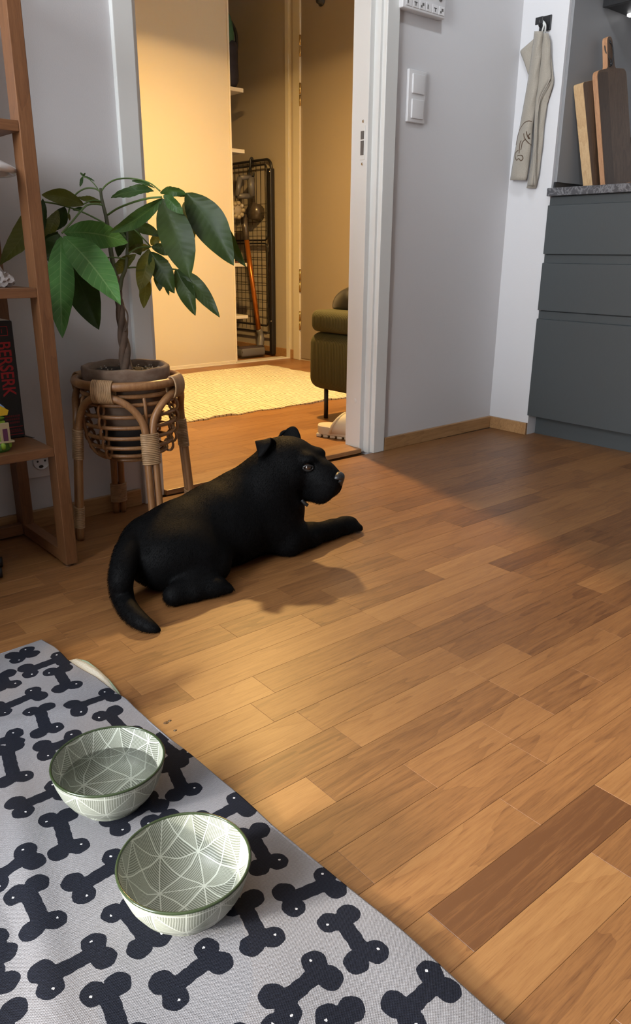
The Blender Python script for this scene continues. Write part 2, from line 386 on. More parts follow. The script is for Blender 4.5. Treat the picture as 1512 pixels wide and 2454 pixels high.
# ------------------------------------------------------------------ floors
o = MB(); o.box(-4.3, .6, -6.0, .1, -.06, -.013)
fl = obj('floor', o, M['floorbase'], kind='structure')
o = MB(); o.box(HL, HX, .1, 2.85, -.06, -.013)
fl2 = obj('floor', o, M['floorbase'], kind='structure')
SW = .065; ROT = -.02; PX, PY = -1.7, -.766
def plank(par, x0, x1, y0, y1, tone, rot, pv, wide_front=False, ymax=None, xmax=None):
    g, c = .00012, .0003
    cr = math.cos(rot); sr = math.sin(rot)
    vs = []
    for (dx, z) in ((0, -.013), (0, -c), (c, 0)):
        for sx_, sy_ in ((0, 0), (1, 0), (1, 1), (0, 1)):
            x = (x0+g+dx) if sx_ == 0 else (x1-g-dx); y = (y0+g+dx) if sy_ == 0 else (y1-g-dx)
            X = pv[0]+(x-pv[0])*cr-(y-pv[1])*sr; Y = pv[1]+(x-pv[0])*sr+(y-pv[1])*cr
            if ymax is not None: Y = min(Y, ymax)
            if xmax is not None: X = min(X, xmax)
            vs.append((X, Y, z))
    fs = [(8, 9, 10, 11)]
    for b in (0, 4):
        for i in range(4): fs.append((b+i, b+(i+1) % 4, b+4+(i+1) % 4, b+4+i))
    o = MB(); o.add(vs, fs)
    cx, cy_ = sum(v[0] for v in vs)/12, sum(v[1] for v in vs)/12
    p = obj('plank', o, M['floor'], par, loc=(cx, cy_, 0)); p['tone'] = tone; return p
JOINTS = {0: [-1.599, -1.251, -1.855], 1: [-1.597, -1.704, -1.346, -1.094], 2: [-1.6, -1.2], 3: [-1.913, -.877], 4: [-1.664, -1.032], 5: [-1.919, -1.142],
          6: [-1.901, -1.61, -1.483], 7: [-2.006, -1.61, -1.293], 8: [-1.882, -1.715, -1.61, -1.464], 9: [-1.724, -2.062], 10: [-1.834], 11: [-2.044, -1.711], 12: [-1.826],
          -1: [-1.668, -1.337], -2: [-.667, -2.071, -1.785], -3: [-.917, -.306], -4: [-2.156], -5: [-2.034]}
TONES = {(11, -1.9): .07, (11, -1.5): .72, (11, -2.1): .55, (8, -2.0): .33, (9, -2.1): .2, (9, -1.9): .5, (4, -1.5): .27, (7, -2.1): .85, (7, -1.8): .36, (6, -2.0): .4, (6, -1.7): .6,
         (1, -1.2): .85, (2, -1.4): .78, (1, -1.45): .42, (1, -1.65): .42, (3, -2.0): .78, (6, -1.3): .3, (5, -1.5): .33, (5, -1.0): .7, (12, -2.0): .8, (10, -2.0): .62, (10, -1.6): .5,
         (-3, -1.1): .35, (-3, -.7): .62, (3, -1.4): .6, (3, -.7): .35, (0, -1.4): .6, (2, -1.9): .68, (1, -1.9): .66, (0, -2.0): .45, (-1, -1.9): .55, (12, -1.6): .4, (-2, -1.2): .5, (7, -1.5): .6, (5, -2.1): .72, (4, -2.0): .66}
for k in range(-12, 19):
    J = sorted(JOINTS.get(k, [])); x = -3.0 - random.random()*.3 if not J else J[0]
    if J:
        while x > -2.9: x -= random.uniform(.28, .48)
    xs = [x]
    rest = [j for j in J]
    while xs[-1] < .06:
        nx = [j for j in rest if j > xs[-1]+1e-6]
        if nx:
            gap = nx[0]-xs[-1]
            xs.append(nx[0] if gap < .52 else xs[-1]+gap/math.ceil(gap/.46)*random.uniform(.85, 1.1))
        else: xs.append(xs[-1]+random.uniform(.27, .52))
    y1 = PY-SW*k; y0 = y1-SW
    for a, b in zip(xs, xs[1:]):
        b = min(b, .075)
        if b-a < .02 or b < -2.75: continue
        if k > 12 and b < -2.1: continue
        t = min(.82, max(.22, random.gauss(.48, .085)))
        for (kk, xx), tv in TONES.items():
            if kk == k and a <= xx <= b: t = tv
        plank(fl, a, b, y0, y1, t, ROT, (PX, PY), ymax=.017)
for k in range(43):
    y0 = .111+SW*k; y1 = y0+SW
    if y0 > 2.84: break
    x = -1.75-random.random()*.4
    while x < HX-.02:
        b = min(x+random.uniform(.28, .55), HX)
        if b > -1.35+(.35*(k/30)): plank(fl2, x, b, y0, y1, min(.95, max(.4, random.gauss(.70, .12))), 0, (0, 0))
        x = b

# ================================================================== HALL
# wardrobe with sliding panel
wr = thing('wardrobe', 'cream sliding wardrobe in the hall with one panel pushed left and an open bay', 'wardrobe', (0, HY, 0))
WRX = .258
o = MB(); o.box(-.95, WRX-.012, HY, HY+.018, .022, 2.33); obj('sliding_panel', o, M['ward'], wr)
o = MB(); o.box(WRX-.0125, WRX, HY-.006, HY+.03, .012, 2.34, .002); obj('panel_profile', o, M['wardedge'], wr)
o = MB(); o.box(-.962, -.9495, HY-.006, HY+.03, .012, 2.34, .002)
obj('panel_profile', o, M['wardedge'], wr)
o = MB(); o.box(-.95, WRX-.012, HY-.005, HY+.02, .008, .0225, .002); obj('bottom_rail', o, M['wardedge'], wr)
o = MB(); o.box(-2.2, -.94, HY+.034, HY+.052, .02, 2.33); obj('sliding_panel', o, M['ward'], wr)
o = MB(); o.box(-2.2, HX-.021, HY-.012, HY+.072, 0, .008, .002); obj('floor_track', o, M['wardedge'], wr)
o = MB(); o.box(-2.2, HX-.021, HY-.012, HY+.08, 2.335, 2.40, .002); obj('top_track', o, M['wardedge'], wr)
o = MB(); o.box(.385, .40, 2.42, 2.84, .009, 2.33); obj('divider', o, M['ward'], wr)
for zt in (1.62, 1.283, .612, .284):
    o = MB(); o.box(.05, .472, 2.345, 2.84, zt-.022, zt, .002); obj('shelf', o, M['wardedge'], wr)
# bags on the top wardrobe shelf
bg_ = thing('backpack', 'dark navy backpack with green top on the upper wardrobe shelf', 'bag', (.40, 2.45, 1.62))
def lump(c, r, seed, amp=.12, n=28, m_=18, sq=2.6):
    rs = np.random.RandomState(seed); ph = rs.rand(8)*6; vs = []; fs = []
    for i in range(m_+1):
        t = PI*i/m_
        for j in range(n):
            a = 2*PI*j/n; d = np.array([math.sin(t)*math.cos(a), math.sin(t)*math.sin(a), math.cos(t)])
            d = d/(np.sum(np.abs(d)**sq)**(1/sq)); w = 1+amp*(math.sin(3*a+ph[0]+2*t)*.5+math.sin(5*t+ph[1]+a)*.4+math.sin(7*a-4*t+ph[2])*.25)
            vs.append(np.array(c)+d*np.array(r)*w)
    for i in range(m_):
        for j in range(n): fs.append((i*n+j, (i+1)*n+j, (i+1)*n+(j+1) % n, i*n+(j+1) % n))
    return MB().add(vs, fs, True)
M['navy'] = mat('navy_nylon', (.022, .02, .03), .7, noise=.3, nscale=30, bump=.4, bscale=400)
M['greenfab'] = mat('green_fabric', (.035, .11, .055), .7, noise=.3, nscale=25, bump=.4, bscale=300)
obj('body', lump((.40, 2.47, 1.755), (.085, .10, .135), 3, .06, sq=4), M['navy'], bg_)
obj('top_flap', lump((.385, 2.46, 1.925), (.075, .08, .105), 5, .13), M['greenfab'], bg_)
o = MB(); o.tube(smooth_path([(.465, 2.45, 1.99), (.485, 2.43, 1.93), (.482, 2.42, 1.85), (.47, 2.42, 1.80)]), .010, 8); obj('strap', o, M['black'], bg_)
obj('top_pocket', lump((.375, 2.455, 2.02), (.045, .05, .055), 8, .12), M['greenfab'], bg_)
# small dark things on the lower wardrobe shelves
sb = thing('shoe', 'dark shoe on the wardrobe shelf behind the plant leaves', 'shoe', (.41, 2.42, .612))
obj('upper', lump((.40, 2.44, .645), (.055, .075, .028), 11, .1), M['black'], sb)
o = MB(); o.box(.345, .46, 2.36, 2.53, .6125, .622, .004); obj('sole', o, mat('brown_sole', (.12, .04, .015), .6), sb)

# folded wire crate leaning on the right closet wall
cr = thing('folded_wire_crate', 'folded black wire dog crate leaning on the closet wall', 'crate', (.675, 2.5, 0))
def rounded_rect(y0, y1, z0, z1, r, x, n=6):
    P = []
    for (cy_, cz, a0) in ((y1-r, z1-r, 0), (y0+r, z1-r, PI/2), (y0+r, z0+r, PI), (y1-r, z0+r, 1.5*PI)):
        for i in range(n+1): a = a0+PI/2*i/n; P.append((x, cy_+r*math.cos(a), cz+r*math.sin(a)))
    return P
o = MB(); o.tube(rounded_rect(2.335, 2.80, .02, 1.245, .05, .672), .0085, 8, closed=True); obj('outer_frame', o, M['blackmetal'], cr)
o = MB(); o.tube(rounded_rect(2.37, 2.80, .755, 1.215, .03, .66), .006, 8, closed=True); obj('door_frame', o, M['blackmetal'], cr)
o = MB(); o.tube(rounded_rect(2.375, 2.80, .20, .735, .03, .662), .006, 8, closed=True); obj('door_frame', o, M['blackmetal'], cr)
o = MB(); o.box(.655, .69, 2.325, 2.358, .012, 1.19, .006, seg=3); obj('side_rail', o, M['blackmetal'], cr)
for i in range(9):
    y = 2.40+i*.048
    o = MB(); o.tube([(.668, y, .21), (.668, y, 1.235)], .0019, 6); obj('wire', o, M['blackmetal'], cr)
for z in (.98, .925, .87, .815, .68, .63, .575, .52, .465, .41, .355, .30, .25):
    o = MB(); o.tube([(.665, 2.365, z), (.665, 2.80, z)], .0018, 6); obj('wire', o, M['blackmetal'], cr)
o = MB(); o.tube([(.665, 2.345, .155), (.665, 2.80, .155)], .006, 8); obj('cross_bar', o, M['blackmetal'], cr)
for z in (1.17, .235):
    o = MB(); o.ell((.657, 2.335, z), (.006, .006, .006)); obj('rivet', o, M['chrome'], cr)
hk = thing('hook', 'black plastic S-hook hung over the top bar of the wire crate', 'hook', (.66, 2.56, 1.2))
o = MB(); cy_ = 2.535; o.tube(smooth_path([(.676, cy_, 1.225), (.668, cy_, 1.262), (.655, cy_, 1.255), (.652, cy_, 1.215), (.65, cy_+.014, 1.18), (.65, cy_+.012, 1.15), (.65, cy_-.012, 1.138), (.65, cy_-.034, 1.152), (.65, cy_-.036, 1.175)]), .0075, 8)
obj('hook_body', o, M['black'], hk)

# stick vacuum
M['orange'] = mat('orange_tube', (.45, .14, .02), .28, metal=.6)
M['dust'] = mat('smoky_bin', (.075, .06, .048), .25, noise=.3, nscale=30)
M['cream'] = mat('cream_cyclone', (.30, .255, .175), .45)
vc = thing('stick_vacuum', 'stick vacuum cleaner with an orange tube standing in the open wardrobe', 'vacuum cleaner', (.53, 2.4, 0))
A = np.array((.605, 2.40, .175)); B = np.array((.545, 2.50, .775)); A = at_y(620, 790, 2.40); B = at_y(590, 568, 2.50)
o = MB(); o.tube([A, B], .0165, 14); obj('tube', o, M['orange'], vc)
o = MB(); o.box(.40, .60, 2.325, 2.40, .012, .068, .014, seg=3); obj('floor_head', o, M['grey'], vc)
o = MB(); o.tube([(.405, 2.362, .045), (.592, 2.362, .045)], .036, 16); obj('brush_cover', o, mat('smoky_cover', (.06, .045, .05), .15), vc)
o = MB(); o.tube(smooth_path([A, A*.5+np.array((.62, 2.385, .09))*.5, (.585, 2.375, .045)], 5), [.021]*6+[.026]*5, 12); obj('neck', o, M['grey'], vc)
U = (B-A)/np.linalg.norm(B-A); C1 = B+U*.14
o = MB(); o.tube([B-U*.02, B+U*.05, C1], [.019, .021, .024], 12); obj('connector', o, M['dust'], vc)
C2 = at_y(612, 505, 2.50)
o = MB(); o.tube([C2+np.array((-.035, 0, .0)), C2+np.array((.06, .0, -.02))], [.055, .05], 18); obj('dust_bin', o, M['dust'], vc)
C3 = at_y(564, 504, 2.48)
cyc = MB(); cyc.ell(C3, (.05, .035, .055))
cy_o = obj('cyclone_hub', cyc, M['cream'], vc)
for i in range(9):
    a = 2*PI*i/9; o = MB(); o.ell(C3+np.array((.042*math.cos(a), -.022, .042*math.sin(a))), (.017, .022, .015), n=10, m_=6); obj('cyclone', o, M['cream'], cy_o)
o = MB(); H0 = at_y(603, 470, 2.50); H1 = at_y(600, 425, 2.50); H2 = at_y(575, 425, 2.50); H3 = at_y(568, 470, 2.50)
o.tube([H0, H1], .024, 10); o.tube([H1, H2], .016, 10); o.tube([H2, H3], .017, 10); o.tube([H3, H0], .017, 10)
obj('handle', o, M['grey'], vc)

# entry door on the right hall wall with hinges, casing
ed = thing('door_1', None, None, (HX, 2.07, 0), kind='structure')
o = MB(); o.box(HX-.004, HX+.03, .95, 2.066, .012, 2.1); obj('door_leaf', o, M['entry'], ed)
o = MB(); o.box(HX-.012, HX+.0, 2.07, 2.135, 0, 2.2, .002); obj('casing', o, M['ward'], ed)
o = MB(); o.box(HX-.016, HX, 2.066, 2.0785, 0, 2.15, .002); obj('frame_edge', o, M['ward'], ed)
for z0, z1 in ((1.777, 1.889), (1.516, 1.639), (.436, .578), (.197, .317)):
    zm = (z0+z1)/2
    o = MB(); o.tube([(HX-.014, 2.064, z0), (HX-.014, 2.064, zm-.002)], .006, 10); o.tube([(HX-.014, 2.064, zm+.002), (HX-.014, 2.064, z1)], .006, 10); obj('hinge', o, M['brass'], ed)
kz = at_x(763, 0, HX-.03)
o = MB(); o.lathe([(.0, 0), (.026, 0), (.028, .006), (.018, .012), (.018, .03), (0, .032)], n=24)
o.v = [(HX-.004-z, kz[1]+x, 2.025+y) for x, y, z in o.v]; obj('knob', o, M['black'], ed)

# hall rug
def rug():
    X = mat('cream_cotton_rug', (.75, .68, .48), .9); g = NT(X)
    co = g.coords((1, 1, 1)); sp = g.n('ShaderNodeSeparateXYZ'); g.nt.links.new(co, sp.inputs[0])
    wob = g.noise(g.coords((3, 1.2, 1)), 4, 3)
    ph = g.math('FRACT', g.math('ADD', g.math('MULTIPLY', sp.outputs[0], 46.), g.math('MULTIPLY', wob, 1.0)))
    brk = g.noise(g.coords((46, 14, 1)), 1.0, 3)
    line = g.math('MULTIPLY', g.math('LESS_THAN', ph, .17), g.math('GREATER_THAN', brk, .40))
    rib = g.n('ShaderNodeTexWave'); rib.inputs['Scale'].default_value = 15; g.nt.links.new(g.coords((1, 0, 0), ), rib.inputs['Vector']); rib.bands_direction = 'X'
    c = g.mix(line, (.64, .60, .45, 1), (.13, .09, .045, 1)); g.nt.links.new(c, g.b.inputs['Base Color'])
    g.bump(g.math('ADD', g.math('MULTIPLY', rib.outputs['Fac'], .4), g.noise(g.coords(), 130, 3)), .7, .004); return X
rows = []
for i in range(61):
    r = []
    for j in range(91):
        x = -1.45+(.365+1.45)*j/90; y = .85+(1.995-.85)*i/60
        e = .5+.5*math.sin(x*23+1)*math.sin(x*61)
        if i == 0: y += .008*math.sin(x*31)+.004*math.sin(x*77)
        if j == 90: x += .008*math.sin(y*21)+.005*math.sin(y*53)
        z = .007+.0025*math.sin(y*55+x*4)*math.sin(x*7+1)
        if i == 0 and .3 < (x % .6) < .5: z += .004
        if i in (0, 60) or j in (0, 90): z = max(.0035, z-.002)
        r.append((x, y, z))
    rows.append(r)
o = MB(); o.grid(rows); n0 = len(o.v)
per = [j for j in range(91)]+[91*i+90 for i in range(1, 61)]+[91*60+j for j in range(89, -1, -1)]+[91*i for i in range(59, 0, -1)]
o.add([(o.v[i][0], o.v[i][1], .0005) for i in per], [])
k = len(per); o.f += [(per[i], n0+i, n0+(i+1) % k, per[(i+1) % k]) for i in range(k)]; o.sm += [False]*k
obj('rug', o, rug(), label='cream cotton rug with fine dark broken stripes on the hall floor', cat='rug')

# green corduroy storage stool
def cord():
    X = mat('green_corduroy', (.12, .105, .03), .85); g = NT(X)
    wv = g.n('ShaderNodeTexWave'); wv.wave_profile = 'SIN'; wv.inputs['Scale'].default_value = 34; wv.inputs['Distortion'].default_value = .6; wv.inputs['Detail'].default_value = 1
    co = g.coords((1, 1, 0)); tc = g.n('ShaderNodeTexCoord'); sp = g.n('ShaderNodeSeparateXYZ'); g.nt.links.new(tc.outputs['Object'], sp.inputs[0])
    cm = g.n('ShaderNodeCombineXYZ'); g.nt.links.new(g.math('ADD', sp.outputs[0], sp.outputs[1]), cm.inputs[0]); g.nt.links.new(g.math('MULTIPLY', sp.outputs[2], .08), cm.inputs[2])
    g.nt.links.new(cm.outputs[0], wv.inputs['Vector'])
    n = g.noise(g.coords(), 60, 3)
    c = g.mix(wv.outputs['Fac'], (.030, .029, .007, 1), (.064, .062, .016, 1)); c = g.mix(g.math('MULTIPLY', n, .4), c, (.05, .047, .015, 1))
    g.nt.links.new(c, g.b.inputs['Base Color']); g.bump(wv.outputs['Fac'], .35, .003)
    return X
M['cord'] = cord()
st = thing('storage_stool', 'olive green corduroy storage stool on thin black legs by the hall doorway', 'stool', (-.22, .38, 0))
def softbox(x0, x1, y0, y1, z0, z1, r, bulge=.0):
    bm = bmesh.new(); bmesh.ops.create_cube(bm, size=1)
    for v in bm.verts: v.co = Vector(((x0+x1)/2+v.co.x*(x1-x0), (y0+y1)/2+v.co.y*(y1-y0), (z0+z1)/2+v.co.z*(z1-z0)))
    bmesh.ops.bevel(bm, geom=bm.edges[:], offset=r, segments=6, profile=.5, affect='EDGES')
    o = MB(); return o.bm(bm, True)
o = softbox(-.455, .0, .13, .635, .125, .365, .045)
o.v = [(x*(1)+0, y + (.012 if y > .4 else -.012)*(1-((z-.24)/.12)**2), z) for x, y, z in o.v]
bo = obj('body', o, M['cord'], st)
obj('lid_cushion', softbox(-.455, .0, .135, .625, .366, .455, .03), M['cord'], st)
o = MB(); o.tube(rounded_rect(.16, .605, -.43, -.02, .04, .0), .003, 6, closed=True); o.v = [(z, y, .452) for x, y, z in o.v]; obj('piping', o, M['cord'], st)
for lx, ly in ((-.415, .555), (-.415, .185), (-.05, .555), (-.05, .185)):
    o = MB(); o.tube([(lx, ly, .0), (lx, ly, .135)], .0095, 12); obj('leg', o, M['blackmetal'], st)
bagp = at_x(834, 735, -.30)
hb = thing('handbag', 'black rounded bag resting on the green stool', 'bag', (-.28, .52, .455))
o = MB(); o.ell((-.26, .53, .465), (.10, .125, .085), n=24, m_=14); o.v = [(x, y, max(z, .4555)) for x, y, z in o.v]; obj('body', o, mat('black_gloss', (.012, .012, .011), .3), hb)
o = MB(); o.tube(smooth_path([(-.33, .47, .52), (-.35, .465, .555), (-.33, .455, .585), (-.30, .45, .56)]), .007, 8); obj('handle', o, M['black'], hb)

# chunky clogs
M['eva'] = mat('cream_foam', (.56, .52, .42), .6, .3)
def clog(loc, rot, label):
    t = thing('clog', label, 'shoe', loc, group=None)
    Rm = Matrix.Rotation(rot, 4, 'Z')
    def pl(o, name, mm, par=None):
        o.v = [tuple(Vector(loc)+(Rm @ Vector(v))) for v in o.v]; return obj(name, o, mm, par or t)
    # outline of sole (x = heel->toe, heel at 0)
    def half(x): return .036+.012*math.sin(min(1, x/.27)*PI*.8+.2) if x < .2 else (.036+.012*math.sin(.2/.27*PI*.8+.2))*math.sqrt(max(0, 1-((x-.2)/.075)**2))
    xs = [0.0, .0015, .004, .008, .014, .021]+[.03+i*.02 for i in range(12)]+[.258, .265, .270, .273, .2745]
    def outl(ins, z):
        L = [(x, half(x)*(1 if x > .035 else math.sqrt(max(0, 1-((.035-x)/.035)**2))*.7+.3)-ins, z) for x in xs]; L = [(x, max(y, .001), z) for x, y, z in L]
        return L+[(x, -y, z) for x, y, z in reversed(L)]
    o = MB(); rings = [outl(.006, .010), outl(.001, .014), outl(0, .030), outl(.001, .043), outl(.006, .0465)]; k = len(rings[0])
    vs = [p for r in rings for p in r]; fs = []
    for i in range(4):
        for j in range(k): fs.append((i*k+j, i*k+(j+1) % k, (i+1)*k+(j+1) % k, (i+1)*k+j))
    fs += [tuple(range(4*k, 5*k)), tuple(reversed(range(k)))]; o.add(vs, fs, False); s_ = pl(o, 'sole', M['eva'])
    o = MB()
    for x in [.012+.03*i for i in range(9)]:
        for sgn in (-1, 1):
            o.box(x-.011, x+.011, sgn*(half(x)-.016)-.012, sgn*(half(x)-.016)+.013, .0, .0145, .004)
    pl(o, 'tread_lugs', M['eva'], s_)
    # upper band, arched over the front
    rows = []
    for i in range(13):
        x = .085+.18*i/12; hgt = .052+.035*math.sin(min(1, (i+3)/12)*PI*.75) if i < 9 else .052+.035*math.sin(PI*.75)*(1-(i-8)/5.)
        rows.append([(x-.02+.040*math.sin(PI*j/14), (half(x)+.004)*math.cos(PI*j/14), .022+hgt*math.sin(PI*j/14)**.6) for j in range(15)])
    o = MB(); o.grid(rows); u_ = pl(o, 'upper_band', M['eva'])
    md = u_.modifiers.new('thick', 'SOLIDIFY'); md.thickness = .006
    o = MB(); o.tube([rows[0][j] for j in range(15)], .0055, 8); pl(o, 'band_rim', M['eva'], u_)
    hz = .022+.085
    text_parent = u_
    P_ = [Vector(loc)+Rm @ Vector(rows[i][j]) for i, j in ((3, 9), (5, 9), (4, 8), (4, 10), (4, 9))]
    e1 = (P_[1]-P_[0]).normalized(); e2 = (P_[2]-P_[3]); e2 = (e2-e1*e2.dot(e1)).normalized()
    text_obj('logo', 'H', M['eva'], u_, P_[4]+e1.cross(e2)*.004, e1, e2, .024, depth=.0025, bold=.001)
    return t
hd = at_z(757, 1042, 0)
clog((hd[0]+.01, hd[1]-.008, .0006), -1.12, 'cream chunky open-heel clog with lugged sole beside the door frame')
clog((.275, 1.405, .0105), -.9, 'cream clog mostly hidden behind the green stool')
# hall pendant lamp (above the frame) and added kitchen spotlight (unseen)
hl = thing('pendant_lamp', 'white drum pendant lamp of the hall above the picture', 'lamp', (-.48, 1.02, 1.85))
o = MB(); o.lathe([(.0, .16), (.15, .16), (.16, .0), (.155, .0), (.145, .152), (0, .152)], (-.48, 1.02, 1.85)); obj('lamp_shade', o, M['white'], hl)
o = MB(); o.tube([(-.48, 1.02, 2.0), (-.48, 1.02, 2.4)], .003, 6); obj('cable', o, M['white'], hl)
kl = thing('added_spotlight', 'added white spotlight out of view, brightening the kitchen corner', 'lamp', (-1.05, -.85, 2.45))
o = MB(); o.tube([(-1.10, -.885, 2.36), (-1.057, -.855, 2.325)], .04, 16, cap=False); obj('lamp_head', o, M['white'], kl)
o = MB(); o.tube([(-1.085, -.875, 2.38), (-1.085, -.875, 2.449)], .008, 8); o.lathe([(0, 0), (.05, 0), (.05, -.015), (0, -.015)], (-1.085, -.875, 2.4495)); obj('mount', o, M['white'], kl)

# ================================================================== ROOM: WALL FITTINGS
sw = thing('light_switch', 'white double rocker switch plate on the grey wall right of the doorway', 'switch', (-.54, 0, 1.158))
sx0, sx1, sz0, sz1 = -.583, -.499, 1.083, 1.234
o = MB(); o.box(sx0, sx1, -.011, -.0002, sz0, sz1, .003, seg=3); obj('plate', o, M['white'], sw)
for a, b in ((1.166, 1.222), (1.094, 1.150)):
    o = MB(); R_ = Matrix.Translation((0, 0, 0)); o.box(sx0+.0155, sx1-.0125, -.0165, -.010, a, b, .002, seg=3); obj('rocker', o, M['white'], sw)
th = thing('control_panel', 'white wall control panel with a row of small keys above the light switch', 'control panel', (-.53, 0, 1.38))
tx0, tx1, tz0 = -.643, -.448, 1.386
o = MB(); o.box(tx0, tx1, -.03, -.0002, tz0, tz0+.14, .003, seg=3); obj('housing', o, M['white'], th)
for i in range(6):
    a = tx0+.012+i*.030
    o = MB(); o.box(a, a+.027, -.0322, -.029, tz0+.007, tz0+.031, .0012); kx = obj('key', o, M['white'], th)
    o = MB()
    if i % 3 == 0: o.box(a+.006, a+.010, -.0328, -.0321, tz0+.013, tz0+.025)
    if i % 3 == 1: o.box(a+.006, a+.020, -.0328, -.0321, tz0+.020, tz0+.0225); o.box(a+.011, a+.0145, -.0328, -.0321, tz0+.012, tz0+.0225)
    if i % 3 == 2: o.box(a+.006, a+.012, -.0328, -.0321, tz0+.012, tz0+.018); o.box(a+.012, a+.020, -.0328, -.0321, tz0+.018, tz0+.025)
    obj('key_symbol', o, M['grey'], kx)
o = MB(); o.ell((-.475, -.031, tz0+.052), (.008, .005, .008)); obj('dial', o, M['grey'], th)
ou = thing('wall_outlet', 'white round-socket wall outlet behind the bookshelf', 'outlet', (-1.88, 0, .17))
oc = at_y(95, 1103, 0)
o = MB(); o.box(oc[0]-.042, oc[0]+.042, -.01, -.0002, oc[2]-.042, oc[2]+.042, .003, seg=3); obj('plate', o, M['white'], ou)
o = MB(); o.lathe([(.0, .002), (.018, .002), (.0195, .0125), (.022, .0125), (.022, .0)], n=32); o.v = [(oc[0]+x, -.0095-z*.35, oc[2]+y) for x, y, z in o.v]; obj('socket_ring', o, M['white'], ou)
o = MB()
for dx in (-.0095, .0095): o.ell((oc[0]+dx, -.0112, oc[2]), (.0028, .001, .0028))
o.ell((oc[0]-.002, -.0112, oc[2]-.014), (.006, .001, .004)); obj('socket_hole', o, M['black'], ou)

# towel on hook
hkk = thing('wall_hook', 'black square adhesive hook on the bright wall strip', 'hook', (0, -.1, 1.43))
o = MB(); o.box(-.006, -.0002, -.123, -.077, 1.413, 1.459, .002); obj('back_plate', o, M['black'], hkk)
o = MB(); o.tube(smooth_path([(-.006, -.098, 1.432), (-.022, -.098, 1.424), (-.034, -.098, 1.426), (-.038, -.098, 1.442)], 5), .004, 8); o.box(-.040, -.036, -.113, -.083, 1.428, 1.450, .0015)
obj('peg', o, M['black'], hkk)
def towelmat():
    X = mat('linen_towel', (.42, .39, .34), .95); g = NT(X); n = g.noise(g.coords(), 420, 2); n2 = g.noise(g.coords(), 60, 3)
    c = g.mix(n, (.21, .185, .15, 1), (.36, .325, .27, 1)); c = g.mix(g.math('MULTIPLY', n2, .25), c, (.30, .28, .24, 1)); g.nt.links.new(c, g.b.inputs['Base Color']); g.bump(n, .5, .0012)
    g.b.inputs['Sheen Weight'].default_value = .2; return X
M['towel'] = towelmat(); M['print'] = mat('brown_print', (.085, .05, .03), .9)
tw = thing('hand_towel', 'beige linen hand towel hanging from the black hook', 'towel', (-.03, -.1, 1.4))
def sheet(rowspec, nj=12, fold=.012, base=-.024, ph=0., sharp=1.):
    """rows of (v, uL, uR) photo edge positions -> folded cloth at its real distance in front of the wall"""
    rows = []; R2 = []
    vs = [r[0] for r in rowspec]
    for i in range(41):
        v = vs[0]+(vs[-1]-vs[0])*i/40; uL = np.interp(v, vs, [r[1] for r in rowspec]); uR = np.interp(v, vs, [r[2] for r in rowspec])
        r = []
        for j in range(nj+1):
            s = j/nj; x = base-fold*math.sin(PI*s)**sharp-.0016*math.sin(v*.09+s*7+ph)
            p = at_x(uL+(uR-uL)*s, v, x); r.append(tuple(p))
        rows.append(r)
    o = MB(); o.grid(rows); return o, rows
def cloth(name, o, par):
    b = obj(name, o, M['towel'], par); md = b.modifiers.new('thick', 'SOLIDIFY'); md.thickness = .0035; md.offset = 0; return b
o, _ = sheet([(94, 1279, 1283), (122, 1247, 1281), (128, 1248, 1281), (150, 1257, 1279), (178, 1266, 1277)], 8, .004, -.012); cloth('back_flap', o, tw)
o, _ = sheet([(82, 1285, 1312), (100, 1281, 1318), (192, 1300, 1327), (205, 1290, 1325), (250, 1287, 1311), (300, 1285, 1304), (350, 1278, 1300), (420, 1268, 1291), (451, 1262, 1284)], 8, .006, -.010, 2.); cloth('rear_fold', o, tw)
o, rr = sheet([(75, 1281, 1302), (100, 1279, 1300), (192, 1266, 1291), (300, 1247, 1277), (370, 1233, 1271), (432, 1223, 1262)], 12, .016, -.022, 1., .7); cloth('front_fold', o, tw)
FR = rr
o, _ = sheet([(80, 1302, 1313), (100, 1299, 1319), (150, 1293, 1319), (186, 1290, 1321), (205, 1286, 1311), (235, 1284, 1295), (280, 1281, 1288), (340, 1279, 1285), (400, 1276, 1282), (445, 1266, 1281)], 8, .012, -.018, 3.); cloth('side_fold', o, tw)
o = MB(); o.tube(smooth_path([tuple(at_x(u, v, -.034)) for u, v in ((1319, 186), (1311, 204), (1295, 235), (1288, 280), (1285, 340), (1282, 400), (1281, 445))], 4), .0022, 6); obj('hem', o, M['towel'], tw)
o = MB(); o.tube(smooth_path([at_x(1299, 76, -.03), at_x(1303, 60, -.036), at_x(1300, 50, -.031), at_x(1307, 60, -.034), at_x(1306, 78, -.026)], 5), .003, 6); obj('hanging_loop', o, mat('loop_tape', (.55, .56, .54), .8), tw)
def towel_curve(pts):
    out = []
    for u, v in pts:
        i = (v-75)/(432-75)*40; i0 = int(max(0, min(39, i))); row = FR[i0]
        # nearest column: find s with matching u
        vs_, uLs, uRs = v, np.interp(v, [75, 100, 192, 300, 370, 432], [1281, 1279, 1266, 1247, 1233, 1223]), np.interp(v, [75, 100, 192, 300, 370, 432], [1302, 1300, 1291, 1277, 1271, 1262])
        s = min(1, max(0, (u-uLs)/(uRs-uLs))); x = -.022-.016*math.sin(PI*s)**.7-.0016*math.sin(v*.09+s*7+1)-.0022
        out.append(at_x(u, v, x))
    return out
o = MB()
